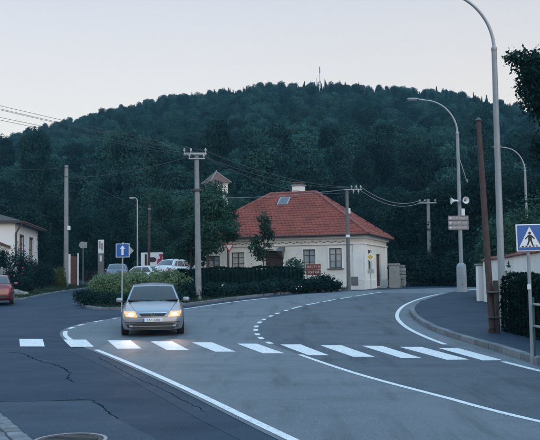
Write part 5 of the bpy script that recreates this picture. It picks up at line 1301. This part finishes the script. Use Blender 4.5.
def patch_f(name, c, m, par, off=.006, nu=8, nv=5, rear=False, thick=.02):       # c: four (x,z) corners, bl br tr tl, wrapped on the body
    mb = MB(); sgn = 1 if rear else -1
    for lay in (off, -thick):
        for j in range(nv + 1):
            for i in range(nu + 1):
                u, v = i / nu, j / nv; x = (1 - v) * ((1 - u) * c[0][0] + u * c[1][0]) + v * ((1 - u) * c[3][0] + u * c[2][0]); z = (1 - v) * ((1 - u) * c[0][1] + u * c[1][1]) + v * ((1 - u) * c[3][1] + u * c[2][1])
                mb.v.append((x, front_y(x, z, rear) + sgn * lay, z))
    n1 = (nu + 1); N = n1 * (nv + 1)
    for j in range(nv):
        for i in range(nu):
            a = j * n1 + i; mb.f.append((a, a + 1, a + n1 + 1, a + n1)); b = a + N; mb.f.append((b, b + n1, b + n1 + 1, b + 1))
    rim = [i for i in range(nu + 1)] + [j * n1 + nu for j in range(1, nv + 1)] + [nv * n1 + i for i in range(nu - 1, -1, -1)] + [j * n1 for j in range(nv - 1, 0, -1)]
    for k in range(len(rim)): a, b = rim[k], rim[(k + 1) % len(rim)]; mb.f.append((a, b, b + N, a + N))
    return mb.build(name, m, par, True)
def lerp(a, b, t): return a + (b - a) * t
def Sf(u, v): return (lerp(.745, .575, v) * u, lerp(-1.02 + .20 * u * u, -.26 + .10 * u * u, v), lerp(.935 - .03 * u * u, 1.385 - .03 * u * u, v) + .02 * math.sin(PI * v))
def Sr(u, v): return (lerp(.725, .56, v) * u, lerp(1.93 - .20 * u * u, 1.32 - .10 * u * u, v), lerp(.945 - .03 * u * u, 1.375 - .03 * u * u, v) + .02 * math.sin(PI * v))
def Ss(s, v, sg): 
    bl_ = math.sin(PI * s) * .025
    return (sg * (lerp(lerp(.745, .725, s), lerp(.575, .56, s), v) + .02 * math.sin(PI * v) * math.sin(PI * s) + bl_), lerp(lerp(-.82, 1.73, s), lerp(-.16, 1.22, s), v), lerp(.905 + .01 * s, lerp(1.355, 1.345, s) + .04 * math.sin(PI * s) * .5, v) + .02 * math.sin(PI * v) * 0)
def Sroof(u, s):
    y0, y1 = -.26 + .10 * u * u, 1.32 - .10 * u * u; wd = lerp(.575, .56, s) + math.sin(PI * s) * .025
    zc = lerp(1.385 - .03 * u * u, 1.375 - .03 * u * u, s) + math.sin(PI * s) * (.02 + .028 * (1 - u * u))
    return (wd * u, lerp(y0, y1, s), zc)
def grid(mb, fn, a0, a1, b0, b1, na, nb, off=None):
    o = len(mb.v)
    for i in range(na + 1):
        for j in range(nb + 1):
            p = Vector(fn(lerp(a0, a1, i / na), lerp(b0, b1, j / nb)))
            if off: p = p + off(p)
            mb.v.append(tuple(p))
    for i in range(na):
        for j in range(nb): a = o + i * (nb + 1) + j; mb.f.append((a, a + 1, a + nb + 2, a + nb + 1))
def glass(name, fn, a0, a1, b0, b1, par, m='car_glass', off=.006):
    cen = Vector((0, .5, .9))
    mb = MB(); grid(mb, fn, a0, a1, b0, b1, 10, 6)
    # offset along the surface normal, away from the cabin centre
    pa = Vector(fn((a0 + a1) / 2, (b0 + b1) / 2)); d1 = Vector(fn(a1, (b0 + b1) / 2)) - Vector(fn(a0, (b0 + b1) / 2)); d2 = Vector(fn((a0 + a1) / 2, b1)) - Vector(fn((a0 + a1) / 2, b0)); nrm = d1.cross(d2).normalized()
    if nrm.dot(pa - cen) < 0: nrm = -nrm
    mb.v = [tuple(Vector(p) + nrm * off) for p in mb.v]
    return mb.build(name, m, par, True)
CARM = {}
def carmeshes():
    ys = sorted(set([round(v, 3) for v in np.concatenate([np.linspace(-2.06, -1.9, 9), np.linspace(-1.9, 1.9, 96), np.linspace(1.9, 2.05, 8)])]))
    mb = MB(); n_ = None
    for y in ys:
        s = arch(y, sec(y)); full = [(-x, y, z) for x, z in s[::-1]] + [(x, y, z) for x, z in s[1:-1]]; n_ = len(full); mb.v += full
    for i in range(len(ys) - 1):
        for k in range(n_): k2 = (k + 1) % n_; mb.f.append((i * n_ + k, i * n_ + k2, (i + 1) * n_ + k2, (i + 1) * n_ + k))
    mb.f.append(tuple(range(n_))); mb.f.append(tuple((len(ys) - 1) * n_ + k for k in range(n_))); CARM['body'] = mb
    cb = MB(); 
    for a0_, a1_, b0_, b1_, na_, nb_ in ((-1, -.92, 0, 1, 1, 8), (.92, 1, 0, 1, 1, 8), (-.92, .92, .92, 1, 15, 1), (-.92, .92, 0, .02, 15, 1)): grid(cb, Sf, a0_, a1_, b0_, b1_, na_, nb_)
    grid(cb, Sr, -1, 1, 0, 1, 16, 8); grid(cb, Sroof, -1, 1, 0, 1, 16, 14)
    for sg in (-1, 1): grid(cb, lambda s, v: Ss(s, v, sg), 0, 1, 0, 1, 14, 8)
    CARM['cabin'] = cb
carmeshes()
def wheel(par, x, y):
    s = 1 if x > 0 else -1
    wv = bpy.data.objects.new('wheel', None); COL.objects.link(wv); wv.parent = par; wv.location = (x, y, WZ); wv.empty_display_size = .1
    MB().lathe([(.20, -.09 * s), (.275, -.095 * s), (.295, -.07 * s), (.298, 0), (.295, .07 * s), (.275, .095 * s), (.20, .09 * s)], 28, axis='x').build('tyre', 'tyre', wv, True)
    rm = MB().lathe([(.03, .075 * s), (.05, .085 * s), (.06, .07 * s), (.07, .045 * s), (.17, .05 * s), (.185, .07 * s), (.203, .088 * s), (.203, -.08 * s)], 28, axis='x')
    for k in range(5):
        a = k * 2 * PI / 5; c, si_ = math.cos(a), math.sin(a); pts = []
        rm.tube([(.06 * s, .05 * c, .05 * si_), (.075 * s, .18 * c, .18 * si_)], [.03, .035], 6)
    rm.build('rim', 'rim', wv, True)
def car(label, loc, rz, paint, sc=(1, 1, 1), lit=False, plate=None, detail=True, name='parked_car', group=None):
    t = thing(name, label, 'car', loc, rz, group); t.scale = sc
    def weld(mb, nm, m):
        o = mb.build(nm, m, t, False); bm = bmesh.new(); bm.from_mesh(o.data); bmesh.ops.remove_doubles(bm, verts=bm.verts[:], dist=.004); bmesh.ops.recalc_face_normals(bm, faces=bm.faces[:]); bm.to_mesh(o.data); bm.free()
        o.data.polygons.foreach_set('use_smooth', [True] * len(o.data.polygons)); o.data.set_sharp_from_angle(angle=R(48)); return o
    body = weld(CARM['body'], 'body', paint); cabin = weld(CARM['cabin'], 'cabin', paint)
    MB().box(-.70, .70, -1.75, 1.75, .22, .60).build('underbody', 'black_plastic', t)
    glass('windscreen', Sf, -.93, .93, .01, .93, t, 'car_windscreen'); glass('rear_window', Sr, -.88, .88, .12, .90, t)
    MB().bbox(-.70, .70, -.93, 1.70, .955, .99, .01).build('parcel_shelf', 'interior', t)
    if detail or lit:
        for sx_ in (-.36, .36):
            MB().bbox(sx_ - .20, sx_ + .20, .05, .2, .99, 1.16, .05, 2).build('front_seat', 'interior', t, True); MB().bbox(sx_ - .12, sx_ + .12, .08, .17, 1.165, 1.30, .04, 2).build('headrest', 'interior', t, True)
        MB().bbox(-.09, .09, -.36, -.33, 1.26, 1.32, .012, 2).build('inner_mirror', 'interior', t, True)
        st_ = MB()
        for k in range(20):
            a = PI * k / 20 * 1.0; a2 = PI * (k + 1) / 20; st_.tube([(.36 + .17 * math.cos(a), -.55, .985 + .14 * math.sin(a)), (.36 + .17 * math.cos(a2), -.55, .985 + .14 * math.sin(a2))], .014, 6, False)
        st_.build('steering_wheel', 'interior', t)
    for sg in (-1, 1):
        for a, b in ((.10, .42), (.455, .77), (.80, .93)): glass('side_window', lambda s, v: Ss(s, v, sg), a, b, .10, .86, t)
        for wy in WHY: wheel(t, sg * .755, wy)
        sx = sg; m_ = MB().bbox(min(sx * .84, sx * 1.03), max(sx * .84, sx * 1.03), -.76, -.64, .905, 1.035, .045, 3)
        mr_ = m_.build('mirror', paint, t, True)
        MB().bbox(min(sx * .72, sx * .86), max(sx * .72, sx * .86), -.72, -.66, .915, .945, .008).build('stalk', 'black_plastic', mr_)
        patch_f('tail_lamp', [(sg * .50, .62), (sg * .76, .62), (sg * .745, .86), (sg * .55, .80)], 'tail_lamp', t, .008, 6, 5, True)
        MB().bbox(min(sg * .845, sg * .872), max(sg * .845, sg * .872), -.95, 1.0, .445, .50, .008).build('side_strip', 'black_plastic', t)
        for yy in (-.05, .85): MB().bbox(min(sg * .845, sg * .878), max(sg * .845, sg * .878), yy, yy + .17, .745, .775, .006).build('door_handle', paint, t)
        hb_ = patch_f('headlamp', [(sg * .40, .562), (sg * .705, .572), (sg * .775, .706), (sg * .475, .722)], 'headlamp_lens' if lit else 'headlamp_body', t, .010, 10, 7)
        if lit:
            rf_ = MB(); cx, cz_ = sg * .575, .635
            ring = []
            rf_.v.append((cx, front_y(cx, cz_) - .034, cz_))
            for rr_ in (.5, 1.0):
                for k in range(20):
                    a = 2 * PI * k / 20; xx, zz = cx + .085 * rr_ * math.cos(a), cz_ + .048 * rr_ * math.sin(a); rf_.v.append((xx, front_y(xx, zz) - (.026 if rr_ < 1 else .012), zz))
            for k in range(20): k2 = (k + 1) % 20; rf_.f.append((0, 1 + k, 1 + k2)); rf_.f.append((1 + k, 21 + k, 21 + k2, 1 + k2))
            rf_.build('lit_reflector', 'headlamp_lit', hb_, True)
            L_ = bpy.data.lights.new('headlight_beam', 'SPOT'); L_.energy = 28; L_.color = (1, .62, .38); L_.spot_size = R(70); L_.spot_blend = .8; L_.shadow_soft_size = .07
            lo_ = bpy.data.objects.new('headlight_beam', L_); COL.objects.link(lo_); lo_.parent = t; lo_.location = (cx, front_y(cx, cz_) - .06, cz_); lo_.rotation_euler = (R(83), 0, PI)
        MB().bbox(min(sg * .52, sg * .62), max(sg * .52, sg * .62), front_y(.57, .31) - .012, front_y(.57, .31) + .02, .285, .345, .012).build('fog_lamp', 'headlamp_body', t)
    if detail:
        patch_f('grille', [(-.30, .583), (.30, .583), (.37, .668), (-.37, .668)], 'black_plastic', t, .008, 14, 3)
        patch_f('grille_bar', [(-.33, .628), (.33, .628), (.332, .636), (-.332, .636)], 'iron', t, .014, 14, 1)
        patch_f('grille_trim', [(-.37, .668), (.37, .668), (.372, .684), (-.372, .684)], 'chrome', t, .016, 14, 1)
        patch_f('bonnet_gap', [(-.70, .556), (.70, .556), (.70, .564), (-.70, .564)], 'black_plastic', t, .004, 20, 1)
        patch_f('bumper_strip', [(-.76, .400), (.76, .400), (.77, .428), (-.77, .428)], 'black_plastic', t, .012, 24, 1)
        patch_f('lower_intake_and_shade', [(-.62, .212), (.62, .212), (.73, .388), (-.73, .388)], 'black_plastic', t, .007, 20, 3)  # real intake drawn oversize, its black also painting the shade on the lower bumper
        patch_f('intake_bar', [(-.60, .30), (.60, .30), (.60, .312), (-.60, .312)], 'rim', t, .013, 18, 1)
        em = MB(); yy = front_y(0, .632) - .022
        for k in range(24):
            a0_, a1_ = 2 * PI * k / 24, 2 * PI * (k + 1) / 24; o = len(em.v)
            for a in (a0_, a1_):
                for rr_ in (.036, .046): em.v.append((rr_ * math.cos(a), yy, .632 + rr_ * math.sin(a)))
            em.f.append((o, o + 1, o + 3, o + 2))
        em.prism([(-.058, .640), (.004, .640), (-.004, .632), (.058, .625), (-.006, .624), (.002, .632)], yy - .002, yy + .002); em.build('emblem', 'chrome', t)
        for a, b, y0 in ((-.55, .08, -.99), (-.02, .55, -.99)):
            MB().tube([(a, -.93, .955), ((a + b) / 2, -.985, .968), (b, -.97, .972)], .009, 6).build('wiper', 'black_plastic', t)
        for fx in (-1, 1): 
            
            pts_ = []
            for q in np.linspace(0, 1, 14):
                yy_ = lerp(-1.06, -1.94, q); xx_ = lerp(.62, .47, q ** 1.5); sc_ = sec(yy_); pts_.append((fx * xx_, yy_, float(np.interp(xx_, [p[0] for p in sc_[:6]], [p[1] for p in sc_[:6]])) + .001))
            MB().tube(pts_, .005, 5).build('bonnet_seam', 'black_plastic', t)
    yp = front_y(.2, .46) - .030
    pt = MB().bbox(-.26, .26, yp, yp + .05, .432, .532, .004).build('number_plate', 'plate_white', t)
    if plate:
        MB().box(-.258, -.222, yp - .002, yp - .0005, .434, .53).build('plate_strip', 'sign_blue', pt)
        textmesh(plate, .088, 'plate_lettering', 'plate_text', pt, (.02, yp - .0018, .482), (PI / 2, 0, 0))
    yr = front_y(.2, .70, True) + .012; MB().bbox(-.26, .26, yr - .03, yr, .60, .71, .004).build('rear_plate', 'plate_white', t)
    patch_f('rear_bumper', [(-.74, .30), (.74, .30), (.75, .42), (-.75, .42)], 'black_plastic', t, .008, 16, 2, True)
    return t
cf = P(153.3, 333.2); cx_, cy_ = cf.x * (cf.y + .95) / cf.y, cf.y + .95
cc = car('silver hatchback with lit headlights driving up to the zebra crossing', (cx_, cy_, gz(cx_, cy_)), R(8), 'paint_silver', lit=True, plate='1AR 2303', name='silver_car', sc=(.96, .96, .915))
sl_ = math.atan2(gz(cx_, cy_ + 1.3) - gz(cx_, cy_ - 1.3), 2.6); cc.rotation_euler = (sl_, 0, R(8))
def pcar(label, px, D, zroof_px, rz, paint, sc, detail=False, zbase=None):
    x, y = at(px, D); z = gz(x, y) if zbase is None else zbase
    return car(label, (x, y, z), rz, paint, sc, False, None, detail, 'parked_car', 'cars parked along the streets')
car('dark red car parked at the left kerb', (-13.6, 39.7, gz(-13.6, 39.7) + .03), R(197), 'paint_red', (1, 1, 1.0), False, None, False, 'parked_car', 'cars parked along the streets')
pcar('grey-blue hatchback parked behind the one-way sign', 118, 60, 0, R(-172), 'paint_blue', (1, 1, 1.0), zbase=zat(263.2, 60, 275.7) - 1.43)
pcar('white low car parked left of the white sport utility car', 152, 58, 0, R(60), 'paint_white', (1, 1.0, 1.0), zbase=zat(265, 58, 275.2) - 1.43)
pcar('white sport utility car parked behind the hedge', 178.5, 59, 0, R(152), 'paint_white', (1.04, 1.05, 1.13), zbase=zat(258.7, 59, 275) - 1.62)
pcar('pale small car parked behind the hedge at the cottage end', 208, 54, 0, R(125), 'paint_silver', (1, .95, 1.0), zbase=zat(264.3, 54, 274.6) - 1.43)
